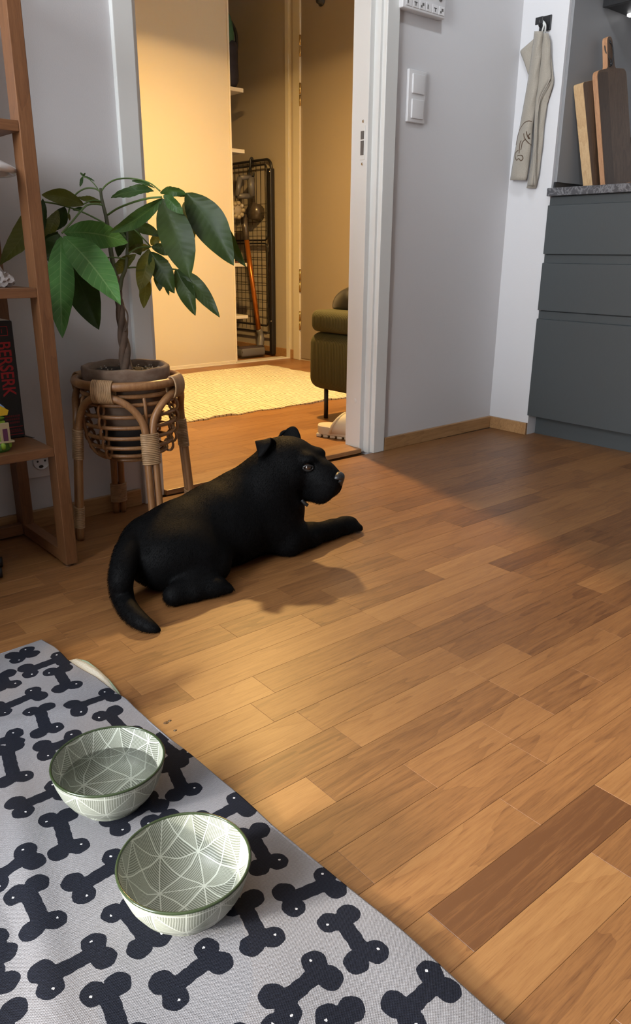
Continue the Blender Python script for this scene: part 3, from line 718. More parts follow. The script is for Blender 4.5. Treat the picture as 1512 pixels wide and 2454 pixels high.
for pts in ([(1274, 291), (1266, 290), (1257, 294), (1249, 305), (1243, 318), (1239, 335), (1237, 348)], [(1273, 348), (1266, 342), (1259, 334), (1256, 328), (1255, 320)], [(1261, 315), (1263, 324), (1267, 333)], [(1270, 320), (1266, 326), (1270, 333)], [(1258, 334), (1252, 341), (1250, 349), (1248, 360)], [(1249, 337), (1246, 344), (1244, 368)],
            [(1242, 360), (1236, 366), (1235, 376), (1238, 384), (1243, 380), (1248, 385), (1253, 380), (1251, 373), (1245, 372), (1240, 374)]):
    o.tube(smooth_path(towel_curve(pts), 4), .0016, 5)
pr = obj('printed_outline', o, M['print'], tw)

# ================================================================== KITCHEN
CY0, CY1 = PL-.004, -3.4; XC = -.0155
kc = thing('base_cabinet', 'dark grey kitchen base cabinet with three wide handleless drawers', 'cabinet', (.28, (CY0+CY1)/2, 0))
o = MB(); o.box(.005, .585, CY1, CY0, .082, .878); obj('carcass', o, M['cabinet'], kc)
for z0, z1 in ((.08, .478), (.482, .678), (.682, .876)):
    # drawer front with a recessed grip strip along the top
    prof = [(XC, z0), (XC, z1-.029), (XC+.003, z1-.027), (XC+.0125, z1-.0265), (XC+.0125, z1), (.0045, z1), (.0045, z0)]
    prof = [(XC+.001, z0), (XC, z0+.001)]+prof[1:]
    o = MB(); k = len(prof)
    o.add([(x, CY0, z) for x, z in prof]+[(x, CY1, z) for x, z in prof], [tuple(range(k)), tuple(reversed(range(k, 2*k)))]+[(i, k+i, k+(i+1) % k, (i+1) % k) for i in range(k)])
    obj('drawer_front', o, M['cabinet'], kc)
o = MB(); o.box(.049, .065, CY1, CY0, 0, .080); o.box(.0485, .0495, CY1, CY0, 0, .004); obj('toe_kick', o, M['cabinet'], kc)
o = MB(); o.box(-.028, .588, CY1, PL-.001, .8785, .9055, .002); obj('countertop', o, M['stone'], label='dark grey marbled laminate countertop over the drawers', cat='countertop')
o = MB(); o.box(.012, .588, PL-.012, PL-.0005, .927, 2.44, .001); obj('splashback', o, mat('grey_splashback', (.20, .20, .205), .5), label='grey splashback panel on the niche wall behind the boards', cat='splashback')
o = MB(); o.box(.012, .588, PL-.008, PL-.0005, .906, .9265); obj('gap_strip', o, M['black'], label='black strip in the gap under the grey splashback', cat='strip')  # plain black strip fills the gap below the panel
wc = thing('wall_cabinet', 'black wall cabinet above the countertop at the upper right', 'cabinet', (.4, -.6, 1.5))
o = MB(); o.box(.2, .588, -3.4, -.2, 1.5, 2.2, .001); obj('body', o, M['black'], wc)
o = MB(); o.box(.182, .1995, -3.4, -.2, 1.497, 2.2, .0015); obj('door', o, mat('black_front', (.012, .012, .013), .35), wc)
sp_ = at_z(1502, 36, 1.494)
ls = thing('led_strip', 'lit white light bar fixed under the black wall cabinet', 'lamp', (.33, -.5, 1.49))
lm = bpy.data.materials.new('led_glow'); lm.use_nodes = True; NT(lm).b.inputs['Emission Color'].default_value = (1, 1, 1, 1); NT(lm).b.inputs['Emission Strength'].default_value = 2.5
o = MB(); o.box(sp_[0], sp_[0]+.02, -.9, sp_[1], 1.489, 1.4985, .002); obj('diffuser', o, lm, ls)

# cutting boards leaning on the niche end wall
WA = dict(dark=(.045, .024, .013), mid=(.10, .058, .034), light=(.17, .105, .062))
M['acacia'] = wood('acacia_board', WA['dark'], WA['mid'], WA['light'], .5, 2, 1.2)
M['boardlit'] = wood('lit_board_edge', (.34, .20, .09), (.50, .33, .17), (.62, .44, .26), .5, 2, 1.2)  # window light on the board sides is put into this pale wood
M['boardredlit'] = wood('reddish_lit_edge', (.28, .13, .06), (.42, .22, .11), (.52, .30, .17), .5, 2, 1.2)  # reddish board sides, lightened where window light falls
CT = .906
def rpoly(pts, r, n=5):
    out = []; k = len(pts)
    for i, p in enumerate(pts):
        a, b, c = Vector(pts[i-1]), Vector(p), Vector(pts[(i+1) % k]); ri = r[i] if hasattr(r, '__len__') else r
        if ri < 1e-5: out.append(tuple(b)); continue
        d1 = (a-b).normalized(); d2 = (c-b).normalized(); s_, e_ = b+d1*ri, b+d2*ri
        for t in range(n+1): q = t/n; out.append(tuple(s_*(1-q)**2+b*2*q*(1-q)+e_*q*q))
    return out
def board(label, poly, o3, ux, uz, th, face, edge, extras=None):
    t = thing('cutting_board', label, 'cutting board', o3)
    uz = Vector(uz).normalized(); ux = Vector(ux); ux = (ux-uz*ux.dot(uz)).normalized()
    core = MB(); core.prism(poly, o3, ux, uz, th); obj('board_core', core, edge, t)
    nn = ux.cross(uz).normalized(); fm = MB()
    cx = sum(p[0] for p in poly)/len(poly); cz = sum(p[1] for p in poly)/len(poly)
    ins = [(cx+(p[0]-cx)*.985, cz+(p[1]-cz)*.992) for p in poly]
    fm.prism(ins, Vector(o3)+nn*th, ux, uz, .0008); obj('board_face', fm, face, t); return t, ux, uz, nn
# back board, window light put into its pale side edge
p0_ = at_y(1399, 441, -.262); a0 = (p0_[0], -.232, CT+.001); up = Vector(at_y(1367, 200, -.1985))-Vector(p0_)
up = Vector((-.075, .038, .335))
board('thick cutting board with a side edge coloured as lit standing behind the tall paddle board', rpoly([(0, 0), (.22, 0), (.22, .345), (0, .345)], [.0, .0, .012, .012]), (.132, -.236, CT+.0008), (1, 0, 0), (-.080, .036, .33), .036, M['acacia'], M['boardlit'])
bd, ux_, uz_, nn_ = board('tall dark acacia paddle board with a handle and a black cord', rpoly([(0, 0), (.205, 0), (.205, .385), (.125, .39), (.118, .49), (.085, .49), (.075, .39), (0, .385)], [.003, .003, .025, .012, .016, .016, .012, .025]), (.172, -.281, CT+.0008), (1, 0, .0), (-.066, .05, .385), .018, M['acacia'], M['boardredlit'])
o = MB(); o.prism(rpoly([(.004, .004), (.066, .004), (.070, .379), (.004, .379)], [.002, .0, .0, .022]), Vector((.172, -.281, CT+.0008))+nn_*.0189, ux_, uz_, .0005); obj('dark_stave', o, wood('acacia_dark', (.03, .016, .009), (.065, .037, .021), (.11, .068, .04), .5, 2, 1.2), bd)
o3 = Vector((.172, -.281, CT+.0008))
def bp_(a, b, n): return o3+ux_*a+uz_*b+nn_*n
o = MB(); o.tube(smooth_path([bp_(.101, .472, .020), bp_(.112, .455, .021), bp_(.112, .43, .022), bp_(.098, .405, .022), bp_(.084, .395, .022)], 5), .0022, 6)
o.tube(smooth_path([bp_(.101, .472, -.002), bp_(.085, .465, .008), bp_(.080, .445, .012), bp_(.088, .418, .021), bp_(.092, .402, .0225)], 5), .0022, 6); o.ell(bp_(.092, .402, .0235), (.006, .005, .006))
obj('cord', o, M['black'], bd)
o = MB(); o.ell(bp_(.101, .472, .019), (.006, .002, .006)); obj('handle_hole', o, M['black'], bd)
circ = [(.115+.115*math.cos(a), .115+.115*math.sin(a)) for a in [2*PI*i/40 for i in range(40)]]
board('round wooden board cut off by the photo edge', circ, (.435, -.262, CT+.0008), (1, 0, 0), (0, .045, .23), .02, M['acacia'], M['boardredlit'])
o = MB(); tr = thing('serving_tray', 'dark board standing behind the round wooden board', 'cutting board', (.42, -.225, CT))
o.box(.40, .56, -.222, -.208, CT+.0008, CT+.205, .004); obj('board_core', o, mat('dark_board', (.03, .022, .018), .5), tr)

# added unseen cabinet that blocks window light from the low corner
so = thing('added_sideboard', 'added dark wooden cabinet out of view that shades the low corner', 'added_sideboard', (-3.55, -.40, 0))
M['walnut'] = wood('walnut', (.05, .028, .016), (.09, .05, .03), (.13, .08, .05), .5, 0)
o = MB(); o.box(-4.25, -2.78, -.73, -.05, .12, .96, .003); obj('body', o, M['walnut'], so)
for i in range(3):
    x_ = -4.245+i*.488
    o = MB(); o.box(x_+.003, x_+.485, -.745, -.7305, .13, .95, .002); d_ = obj('door', o, M['walnut'], so)
    o = MB(); o.tube([(x_+.45, -.7455, .7), (x_+.45, -.76, .7)], .01, 12); obj('knob', o, M['brass'], d_)
for x_, y_ in ((-4.18, -.66), (-2.86, -.66), (-4.18, -.12), (-2.86, -.12)):
    o = MB(); o.tube([(x_, y_, 0), (x_, y_, .119)], .018, 12); obj('leg', o, M['black'], so)
# ================================================================== BOOKSHELF (left)
SX1, SX0 = -1.9365, -2.75
bs = thing('bookshelf', 'light brown wooden ladder bookshelf standing at the left edge by the wall', 'bookshelf', (-2.35, -.17, 0))
for x0, x1 in ((SX1-.0275, SX1), (SX0, SX0+.0275)):
    o = MB(); o.box(x0, x1, -.311, -.268, .006, 1.95, .0015); obj('post', o, M['shelfz'], bs)
    o = MB(); o.box(x0, x1, -.058, -.0145, .006, 1.95, .0015); obj('post', o, M['shelfz'], bs)
    o = MB(); o.box(x0+.001, x1-.001, -.268, -.058, .006, .034, .001); obj('cross_bar', o, M['shelfy'], bs)
    for y in (-.29, -.036):
        o = MB(); o.lathe([(.0, .0), (.012, .0), (.013, .002), (.012, .0065), (0, .0065)], ((x0+x1)/2, y, 0), 20); obj('foot_glide', o, M['chrome'], bs)
o = MB(); o.box(SX0+.0275, SX1-.0275, -.052, -.03, .007, .034, .001); obj('back_rail', o, M['shelf'], bs)
for zt in (.280, .6105, .9135, 1.25):
    o = MB(); o.box(SX0+.0275, SX1-.0277, -.3085, -.02, zt-.019, zt, .001); obj('shelf_board', o, M['shelf'], bs)

# black hardback book with red lettering
bk = thing('book', 'thick black hardback book with red spine lettering on the bookshelf', 'book', (-2.02, -.11, .28))
bx1, by = -1.9725, -.172; bx0 = bx1-.058; bz0, bz1 = .2805, .538
M['bookblack'] = mat('book_cloth', (.010, .010, .011), .55); M['red'] = mat('red_print', (.34, .012, .018), .5); M['paper'] = mat('paper', (.6, .56, .48), .9); M['redfaint'] = mat('red_print_faint', (.12, .008, .012), .5)
o = MB(); o.box(bx0, bx1, by, -.025, bz0, bz1, .0025); obj('cover', o, M['bookblack'], bk)
o = MB(); o.box(bx0+.004, bx1-.004, by+.006, -.027, bz0+.004, bz1+.0006); obj('pages', o, M['paper'], bk)
sy = by-.0003
xm = (bx0+bx1)/2
text_obj('title', 'BERSERK', M['red'], bk, (xm+.0055, sy, .4345), (0, 0, -1), (1, 0, 0), .04, width=.118, height=.029, bold=.0007)
text_obj('volume_number', '1', M['red'], bk, (xm+.004, sy, .5165), (1, 0, 0), (0, 0, 1), .012)
o = MB()
for a, b, c, d in ((xm-.009, xm+.017, .5255, .5268), (xm-.009, xm+.017, .5068, .5081), (xm-.009, xm-.0077, .5068, .5268), (xm+.0157, xm+.017, .5068, .5268)): o.box(a, b, sy-.0003, sy+.0003, c, d)
obj('number_frame', o, M['red'], bk)
o = MB()
for zz in (.306, .289): o.box(bx0+.004, bx1-.004, sy-.0003, sy+.0003, zz, zz+.0014)
obj('spine_rules', o, M['red'], bk)
o = MB(); rs = random.Random(3)
for r_, zz in enumerate((.329, .322, .3145, .2985, .2945)):
    x = bx0+.018
    while x < bx1-.010:
        w = rs.uniform(.002, .0045); o.box(x, x+w, sy-.0003, sy+.0003, zz, zz+.0042 if r_ < 3 else zz+.003); x += w+.0012
obj('small_lettering', o, M['redfaint'], bk)
o = MB(); rb = smooth_path([(bx1-.006, by+.004, .283), (bx1-.003, by-.006, .2835), (bx1+.004, by-.016, .282), (bx1+.008, by-.024, .2815)], 5)
o.grid([[(p[0]-.003, p[1]+.001, p[2]), (p[0]+.003, p[1]-.001, p[2])] for p in rb]); b_ = obj('ribbon_bookmark', o, M['bookblack'], bk); md = b_.modifiers.new('t', 'SOLIDIFY'); md.thickness = .0008

# little building toy, green with yellow roof
ty = thing('toy_tower', 'small green brick-built toy with a yellow top in front of the black book', 'toy', (-2.06, -.25, .28))
M['lime'] = mat('lime_plastic', (.22, .38, .03), .3); M['dkgreen'] = mat('green_plastic', (.05, .14, .02), .3); M['yellow'] = mat('yellow_plastic', (.62, .40, .02), .3); M['tan'] = mat('tan_plastic', (.40, .33, .20), .4); M['bluep'] = mat('blue_plastic', (.22, .36, .68), .3); M['purple'] = mat('purple_plastic', (.09, .02, .07), .4)
tz = .2803; tcx, tcy = -2.065, -.255
o = MB(); o.lathe([(.0, 0), (.026, 0), (.028, .004), (.028, .014), (.025, .018), (0, .018)], (tcx, tcy, tz), 16, False); obj('base', o, M['dkgreen'], ty)
o = MB()
for a in range(8):
    an = a*PI/4+.2; o.ell((tcx+.026*math.cos(an), tcy+.026*math.sin(an), tz+.012), (.006, .006, .008), n=8, m_=6)
obj('base_studs', o, M['lime'], ty)
o = MB(); o.box(tcx-.018, tcx+.018, tcy-.018, tcy+.018, tz+.018, tz+.064, .001); obj('tower', o, M['lime'], ty)
o = MB(); o.box(tcx+.004, tcx+.024, tcy-.022, tcy-.016, tz+.019, tz+.06, .001); p_ = obj('panel', o, M['tan'], ty)
o = MB(); o.box(tcx+.009, tcx+.019, tcy-.0228, tcy-.0215, tz+.022, tz+.048, .0005); obj('panel_inset', o, M['purple'], p_)
o = MB(); o.box(tcx-.024, tcx+.030, tcy-.026, tcy+.024, tz+.018, tz+.022, .001); obj('ledge', o, M['tan'], ty)
o = MB(); o.lathe([(.02, 0), (.024, .006), (.012, .012), (0, .012)], (tcx, tcy, tz+.064), 10, False); obj('leaf_ring', o, M['dkgreen'], ty)
o = MB(); o.prism([(-.03, 0), (.026, 0), (.030, .010), (.016, .020), (-.01, .030), (-.03, .024)], (tcx, tcy+.012, tz+.074), (1, 0, 0), (0, 0, 1), .024); obj('roof', o, M['yellow'], ty)
o = MB(); o.prism([(-.03, .052), (-.012, .040), (.012, .012), (.024, .0), (.014, .002), (-.006, .014), (-.03, .026)], (tcx, tcy-.002, tz+.090), (1, 0, 0), (0, 0, 1), .008); obj('wing', o, M['bluep'], ty)

# red toy car on the floor
tc_ = thing('toy_car', 'red toy car with a round white sticker on the floor under the shelf', 'toy car', (-2.11, -.26, 0))
M['redcar'] = mat('red_plastic', (.30, .012, .012), .3)
rz = Matrix.Translation((-2.118, -.235, 0)) @ Matrix.Rotation(-.35, 4, 'Z')
def carbox(name, a, mm, bev=.001, par=None):
    o = MB(); o.box(*a, bev); o.v = [tuple(rz @ Vector(v)) for v in o.v]; return obj(name, o, mm, par or tc_)
carbox('chassis', (-.03, .03, -.04, .06, .006, .018), M['black'])
carbox('bumper', (-.028, .028, -.047, -.036, .005, .017), M['black'])
o = MB(); o.prism([(-.044, .018), (.058, .018), (.058, .040), (.03, .046), (-.008, .042), (-.044, .022)], (-.027, 0, 0), (0, 1, 0), (0, 0, 1), .054); o.v = [tuple(rz @ Vector(v)) for v in o.v]; obj('car_body', o, M['redcar'], tc_)
carbox('cabin', (-.02, .02, .0, .045, .043, .062), M['redcar'], .004)
carbox('side_window', (.0195, .0208, .006, .036, .048, .058), M['grey'], .0003)
carbox('side_panel', (.0265, .0285, -.02, .03, .022, .038), M['grey'], .0003)
for sx_ in (-.03, .03):
    for yy in (-.022, .042):
        o = MB(); o.tube([(sx_-.005, yy, .0115), (sx_+.005, yy, .0115)], .0113, 16); o.v = [tuple(rz @ Vector(v)) for v in o.v]; obj('wheel', o, M['black'], tc_)
o = MB(); nrm = Vector((0, -.45, .89)).normalized(); c_ = Vector((.006, -.026, .0335)); ex = Vector((1, 0, 0)); ey = Vector((0, .89, .45)).normalized()
o.prism([(.0155*math.cos(a), .0105*math.sin(a)) for a in [2*PI*i/24 for i in range(24)]], c_, ex, ey, .0008); o.v = [tuple(rz @ Vector(v)) for v in o.v]; stk = obj('sticker', o, M['white'], tc_)
o = MB(); o.prism([(-.008, -.004), (-.005, -.005), (.0, .001), (.004, -.004), (.007, -.003), (.001, .006), (-.002, .006)], c_+nrm*.0008, ex, ey, .0003); o.v = [tuple(rz @ Vector(v)) for v in o.v]; obj('sticker_mark', o, M['black'], stk)

# crystal on shelf + white glossy lamp edge
cz = thing('crystal', 'small rough pale crystal lump on the middle shelf board', 'crystal', (-2.005, -.245, .611))
M['quartz'] = mat('quartz', (.30, .27, .26), .25, .6, noise=.3, nscale=90)
bm = bmesh.new(); bmesh.ops.create_icosphere(bm, subdivisions=3, radius=1)
for v in bm.verts:
    n = v.co.copy(); w = 1+.18*math.sin(9*n.x+3)*math.cos(8*n.y)+.10*math.sin(21*n.z+13*n.x)
    v.co = Vector((-2.006+.021*n.x*w, -.245+.02*n.y*w, max(.6112, .624+.016*n.z*w+(.012 if n.x < -.2 else 0)*max(0, n.z))))
o = MB(); o.bm(bm); obj('lump', o, M['quartz'], cz)
o = MB()
for a, r, h, dx in ((0, .007, .05, -.012), (1, .005, .036, -.004), (2, .006, .042, -.02)):
    o.lathe([(r, 0), (r*.9, h*.75), (0.0, h)], (-2.006+dx, -.25+.004*a, .618), 6, False)
obj('points', o, M['quartz'], cz)
lp = thing('table_lamp', 'glossy white curved lamp shade edge on the upper left shelf', 'lamp', (-2.09, -.2, .611))
M['gloss'] = mat('gloss_white', (.80, .80, .82), .12, .6, coat=.5)
o = MB(); R0 = .138; o.lathe([(R0-.002, .0), (R0+.004, .005), (R0, .012), (R0*.85, .024), (R0*.45, .038), (0, .042), (0, .036), (R0*.45, .032), (R0*.85, .015), (R0-.012, .002)], (-2.083, -.195, .823), 56, closed=True); obj('lamp_shade', o, M['gloss'], lp)
o = MB(); o.lathe([(.0, 0), (.05, 0), (.05, .012), (.012, .02), (.010, .252), (0, .252)], (-2.10, -.195, .6107), 24); obj('stem', o, M['gloss'], lp)

# ================================================================== PLANT STAND + PLANT
PC = Vector((-1.713, -.178, 0)); A0 = math.radians(-99)
ps = thing('plant_stand', 'round rattan plant stand with open hoop basket beside the bookshelf', 'plant stand', tuple(PC))
def pol(r, a, z): return (PC.x+r*math.cos(a), PC.y+r*math.sin(a), z)
RZ = .388; RR = .123
o = MB(); o.tube([pol(RR, 2*PI*i/72, RZ) for i in range(72)], .0105, 12, closed=True); obj('top_ring', o, M['rattan'], ps)
o = MB(); o.tube([pol(RR-.014, 2*PI*i/60, RZ-.026) for i in range(60)], .0055, 8, closed=True); obj('inner_ring', o, M['rattan'], ps)
def legr(z): return .152-(.152-.128)*min(1, z/.32)
for q in range(4):
    a = A0+q*PI/2; b = a+PI/2; off = .0095
    pts = []
    def legpt(ang, z, s):
        r = legr(z); t = ang+s*off/r; return pol(r, t, z)
    for z in (0.0005, .06, .12, .18, .24, .285): pts.append(legpt(a, z, 1))
    for t, z, r in ((.10, .318, .127), (.22, .345, .126), (.36, .360, .125), (.5, .3635, .124), (.64, .360, .125), (.78, .345, .126), (.90, .318, .127)): pts.append(pol(r, a+(b-a)*t, z))
    for z in (.285, .24, .18, .12, .06, .0005): pts.append(legpt(b, z, -1))
    o = MB(); o.tube(smooth_path(pts, 5), .0088, 10); obj('leg_arch', o, M['rattan'], ps)
def wrap(c0, c1, ru, rv, udir, n, name='cane_binding'):
    """stack of cane turns around an oval from c0 to c1"""
    c0, c1 = Vector(c0), Vector(c1); ax = (c1-c0).normalized(); u = Vector(udir); u = (u-ax*u.dot(ax)).normalized(); v = ax.cross(u)
    L = (c1-c0).length; o = MB(); rr = L/n*.56
    for k in range(n):
        c = c0+(c1-c0)*((k+.5)/n)
        o.tube([c+u*(ru*math.cos(2*PI*i/20))+v*(rv*math.sin(2*PI*i/20)) for i in range(20)], rr, 6, closed=True)
    obj(name, o, M['cane'], ps)
for q in range(4):
    a = A0+q*PI/2; tang = (-math.sin(a), math.cos(a), 0)
    wrap(pol(legr(.205), a, .205), pol(legr(.278), a, .278), .0205, .0108, tang, 17)
    if q != 0: wrap(pol(legr(.032), a, .032), pol(legr(.085), a, .085), .0205, .0105, tang, 12)
    am = a+PI/4; tm = Vector((-math.sin(am), math.cos(am), 0)); c = Vector(pol(RR+.0008, am, .376))
    wrap(c-tm*.026, c+tm*.026, .0125, .0255, (math.cos(am), math.sin(am), 0), 12)
for r, z in ((.109, .342), (.110, .314), (.108, .288), (.105, .262), (.098, .237), (.084, .215)):
    o = MB(); o.tube([pol(r, 2*PI*i/64, z) for i in range(64)], .0050, 8, closed=True); obj('hoop', o, M['rattan'], ps)
o = MB(); o.tube([pol(.064, 2*PI*i/48, .200) for i in range(48)], .0048, 8, closed=True); o.tube([pol(.062, PI*.2, .2), pol(.062, PI*1.2, .2)], .0045, 8); o.tube([pol(.062, PI*.7, .2), pol(.062, PI*1.7, .2)], .0045, 8); obj('bottom_ring', o, M['rattan'], ps)
for q in range(4):
    a = A0+q*PI/2
    o = MB(); o.tube(smooth_path([pol(.107, a, .365), pol(.115, a, .342), pol(.116, a, .314), pol(.114, a, .288), pol(.110, a, .262), pol(.103, a, .237), pol(.089, a, .213), pol(.066, a, .198)], 4), .0042, 8); obj('rib', o, M['rattan'], ps)
    for k, (r, z) in enumerate(((.110, .328), (.109, .301), (.107, .275), (.102, .249), (.092, .226))):   # little cane curls between the hoops
        pass
# cane curls at the sides
for a in (A0+PI*.5+.55, A0-PI*.5+.62, A0-PI*.5-.5, A0+PI*.5-.62):
    for r, z in ((.112, .328), (.112, .301), (.109, .275), (.104, .249), (.095, .226)):
        e = Vector((math.cos(a), math.sin(a), 0)); c = PC+e*(r-.002)+Vector((0, 0, z))
        o = MB(); o.tube([c+e*(.011*math.cos(2*PI*i/14))+Vector((0, 0, .0150*math.sin(2*PI*i/14))) for i in range(14)], .0034, 6, closed=True); obj('curl', o, M['rattan'], ps)

PLC = Vector((-1.717, -.181, 0))
pt = thing('money_tree_plant', 'bushy green potted money tree in a weathered clay pot', 'potted plant', (PLC.x, PLC.y, .205))
def rimw(a): return .0012*math.sin(5*a)+.0012*math.sin(9*a+1)
o = MB(); n = 64; prof = [(.066, .272), (.074, .290), (.083, .330), (.091, .360), (.096, .382), (.1015, .384), (.1035, .390), (.1045, .417), (.1025, .4225), (.0945, .4225), (.092, .417), (.089, .395), (.084, .36), (.06, .28)]
o.lathe(prof, (PLC.x, PLC.y, 0), n, closed=True)
o.v = [(x, y, z+(rimw(math.atan2(y-PLC.y, x-PLC.x)) if z > .41 else 0)) for x, y, z in o.v]
obj('pot', o, M['pot'], pt)
o = MB(); o.lathe([(.0, .2055), (.052, .2055), (.056, .208), (.0705, .286), (.0745, .300), (.0715, .300), (.066, .284), (0, .284)], (PLC.x, PLC.y, 0), 48); obj('inner_pot', o, mat('black_ribbed_plastic', (.02, .02, .021), .6, bump=.4, bscale=300, stretch=(1, 1, .05)), pt)
o = MB(); rows = []
for i in range(10):
    rr = .0905*i/9; rows.append([(PLC.x+rr*math.cos(2*PI*j/32), PLC.y+rr*math.sin(2*PI*j/32), .406+.003*math.sin(j*2.1+i)*math.cos(i*3.3+j)+.006*(1-i/9)) for j in range(33)])
o.grid(rows); soil = obj('soil', o, M['soil'], pt)
o = MB(); rs = random.Random(5)
for i in range(46):
    a = rs.random()*6.28; rr = .088*math.sqrt(rs.random()); s_ = rs.uniform(.0012, .0028); o.ell((PLC.x+rr*math.cos(a), PLC.y+rr*math.sin(a), .4115), (s_, s_, s_*.7), n=6, m_=4)
g_ = obj('perlite_grains', o, mat('perlite', (.42, .38, .32), .9), soil, kind='stuff')

D0 = float(np.dot(FW, np.array((PLC.x, PLC.y, .60))-CAM))
def px(x, y): return (x/2.4387, 380+y/2.4387)
def pp(x, y, d=0.): u, v = px(x, y); return at_d(u, v, D0+d)
# trunk: braided lower part
trunk = [(738, 1248, 0), (728, 1120, 0), (716, 1000, 0), (702, 880, 0), (690, 780, 0), (678, 690, 0), (660, 610, 0), (645, 520, 0), (632, 420, 0), (622, 350, 0), (605, 280, 0), (592, 220, 0), (588, 175, 0)]
base3 = [np.array(pp(*t)) for t in trunk]; base3[0] = base3[0]*1.0
def rad(i): return np.interp(i, [0, 3, 6, 9, 12], [.0105, .0075, .0052, .0036, .0024])
o = MB(); P3 = smooth_path(base3[:6], 8)
for s_ in range(3):
    pts = []
    for i, p in enumerate(P3):
        a = i*.26+s_*2*PI/3; r = np.interp(i, [0, 40], [.0075, .003]); pts.append(p+RT*r*math.cos(a)+FW*r*math.sin(a))
    o.tube(pts, [np.interp(i, [0, 40], [.0085, .0050]) for i in range(len(pts))], 9)
obj('braided_trunk', o, M['bark'], pt)
P4 = smooth_path(base3[5:], 6)
o = MB(); o.tube(P4, [np.interp(i, [0, len(P4)], [.0062, .0030]) for i in range(len(P4))], 9)
o.tube(smooth_path([pp(700, 770, -.005), pp(712, 700, -.008), pp(735, 640, -.01), pp(742, 560, -.008), pp(744, 470, -.006), pp(742, 385, -.004)], 6), [np.interp(i, [0, 31], [.0055, .0022]) for i in range(31)], 8)
obj('upper_stem', o, mat('stem_brown_green', (.065, .07, .03), .6, noise=.3), pt)
o = MB(); o.tube(smooth_path([pp(720, 860, -.012), pp(745, 910, -.014), pp(742, 985, -.014), pp(728, 1010, -.012)], 6), .0018, 6); obj('aerial_root', o, M['bark'], pt)
def petiole(pts, r=.0019, mm='greenstem'):
    o = MB(); o.tube(smooth_path([pp(*p) for p in pts], 6), r, 7); obj('petiole', o, M[mm], pt)
petiole([(588, 195, 0), (560, 178, 0), (515, 172, .0), (470, 188, .0), (435, 220, .0), (412, 270, -.01), (398, 330, -.02)])
petiole([(592, 190, 0), (620, 155, 0), (670, 125, -.01), (740, 115, -.02), (820, 125, -.03), (885, 148, -.04), (935, 190, -.05)])
petiole([(605, 272, 0), (560, 266, -.01), (510, 272, -.03), (470, 310, -.05), (420, 370, -.07), (362, 435, -.09)], .0022)
petiole([(628, 330, 0), (690, 290, -.01), (780, 255, -.03), (870, 232, -.05), (945, 225, -.06)], .0024)
petiole([(625, 385, 0), (540, 340, .0), (450, 300, -.01), (330, 265, -.035), (230, 250, -.06)])
petiole([(738, 640, -.01), (790, 636, .01), (860, 640, .02), (940, 640, .03), (1030, 648, .03)])
petiole([(742, 590, -.008), (690, 580, -.02), (640, 578, -.02), (585, 585, -.01)], .0016)
petiole([(745, 560, -.008), (790, 530, .01), (830, 518, .02), (882, 516, .03)], .0018)
petiole([(742, 385, -.004), (790, 420, .0), (840, 470, .01), (880, 514, .03)], .0016)
petiole([(590, 210, 0), (560, 160, .0), (520, 120, .0), (485, 105, .0)], .0012)
petiole([(600, 250, 0), (540, 245, .0), (485, 268, -.01)], .0017)

def leaf(b, t, wpx, d0=0., d1=0., mm='leaf', roll=0., sag=.0, side=0., fold=.25, curl=0., mid=.48):
    """one leaflet: b,t = photo positions of its base and tip, d0,d1 = depth of each; blade is built in space between them"""
    A_, B_ = pp(*b, d0), pp(*t, d1); ax = B_-A_; L = np.linalg.norm(ax); ax = ax/L
    mid_ = (A_+B_)/2; view = mid_-CAM; view /= np.linalg.norm(view)
    wd_ = np.cross(ax, view); wd_ /= np.linalg.norm(wd_); nr = np.cross(wd_, ax)       # nr points roughly to the camera
    if np.dot(nr, view) > 0: nr = -nr
    c, s_ = math.cos(roll), math.sin(roll); wv = wd_*c+nr*s_; nv = nr*c-wd_*s_
    w = wpx/2.4387/FPX*(D0+(d0+d1)/2)/max(.35, abs(c)); rows = []; NN, MM = 18, 8
    phase = (b[0]*13+b[1]*7) % 6.28
    for i in range(NN+1):
        u = i/NN; hw = w/2*(math.sin(PI*u**(math.log(.5)/math.log(mid)))**.85 if 0 < u < 1 else 0)
        hw = hw*(1-.0*u)+.0006
        c0 = A_+ax*L*u+np.array((0, 0, 1.))*sag*L*math.sin(PI*u)+wd_*side*L*math.sin(PI*u)+nv*curl*L*(u**3)
        r = []
        for j in range(MM+1):
            q = j/MM*2-1
            z = fold*hw*(abs(q)**1.3)+.004*math.sin(u*9+phase)*abs(q)*min(1, hw/.012)+.0012*math.sin(u*41)*abs(q)
            r.append(tuple(c0+wv*hw*q+nv*z))
        rows.append(r)
    o = MB(); o.grid(rows, True, True); return obj('leaf', o, M[mm], pt)
# cluster towards the window, in front
leaf((357, 455), (365, 1048), 158, -.10, -.17, 'leaflit', .15, 0, -.01, .22)
leaf((372, 452), (705, 855), 190, -.10, -.15, 'leaflit', -.35, .05, .0, .2)
leaf((372, 432), (748, 492), 150, -.09, -.06, 'leaflit', .25, .06, .0, .22)
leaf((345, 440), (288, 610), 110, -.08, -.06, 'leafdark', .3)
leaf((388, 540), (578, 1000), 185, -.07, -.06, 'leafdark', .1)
leaf((335, 425), (270, 540), 80, -.06, -.03, 'leafdark', -.3)
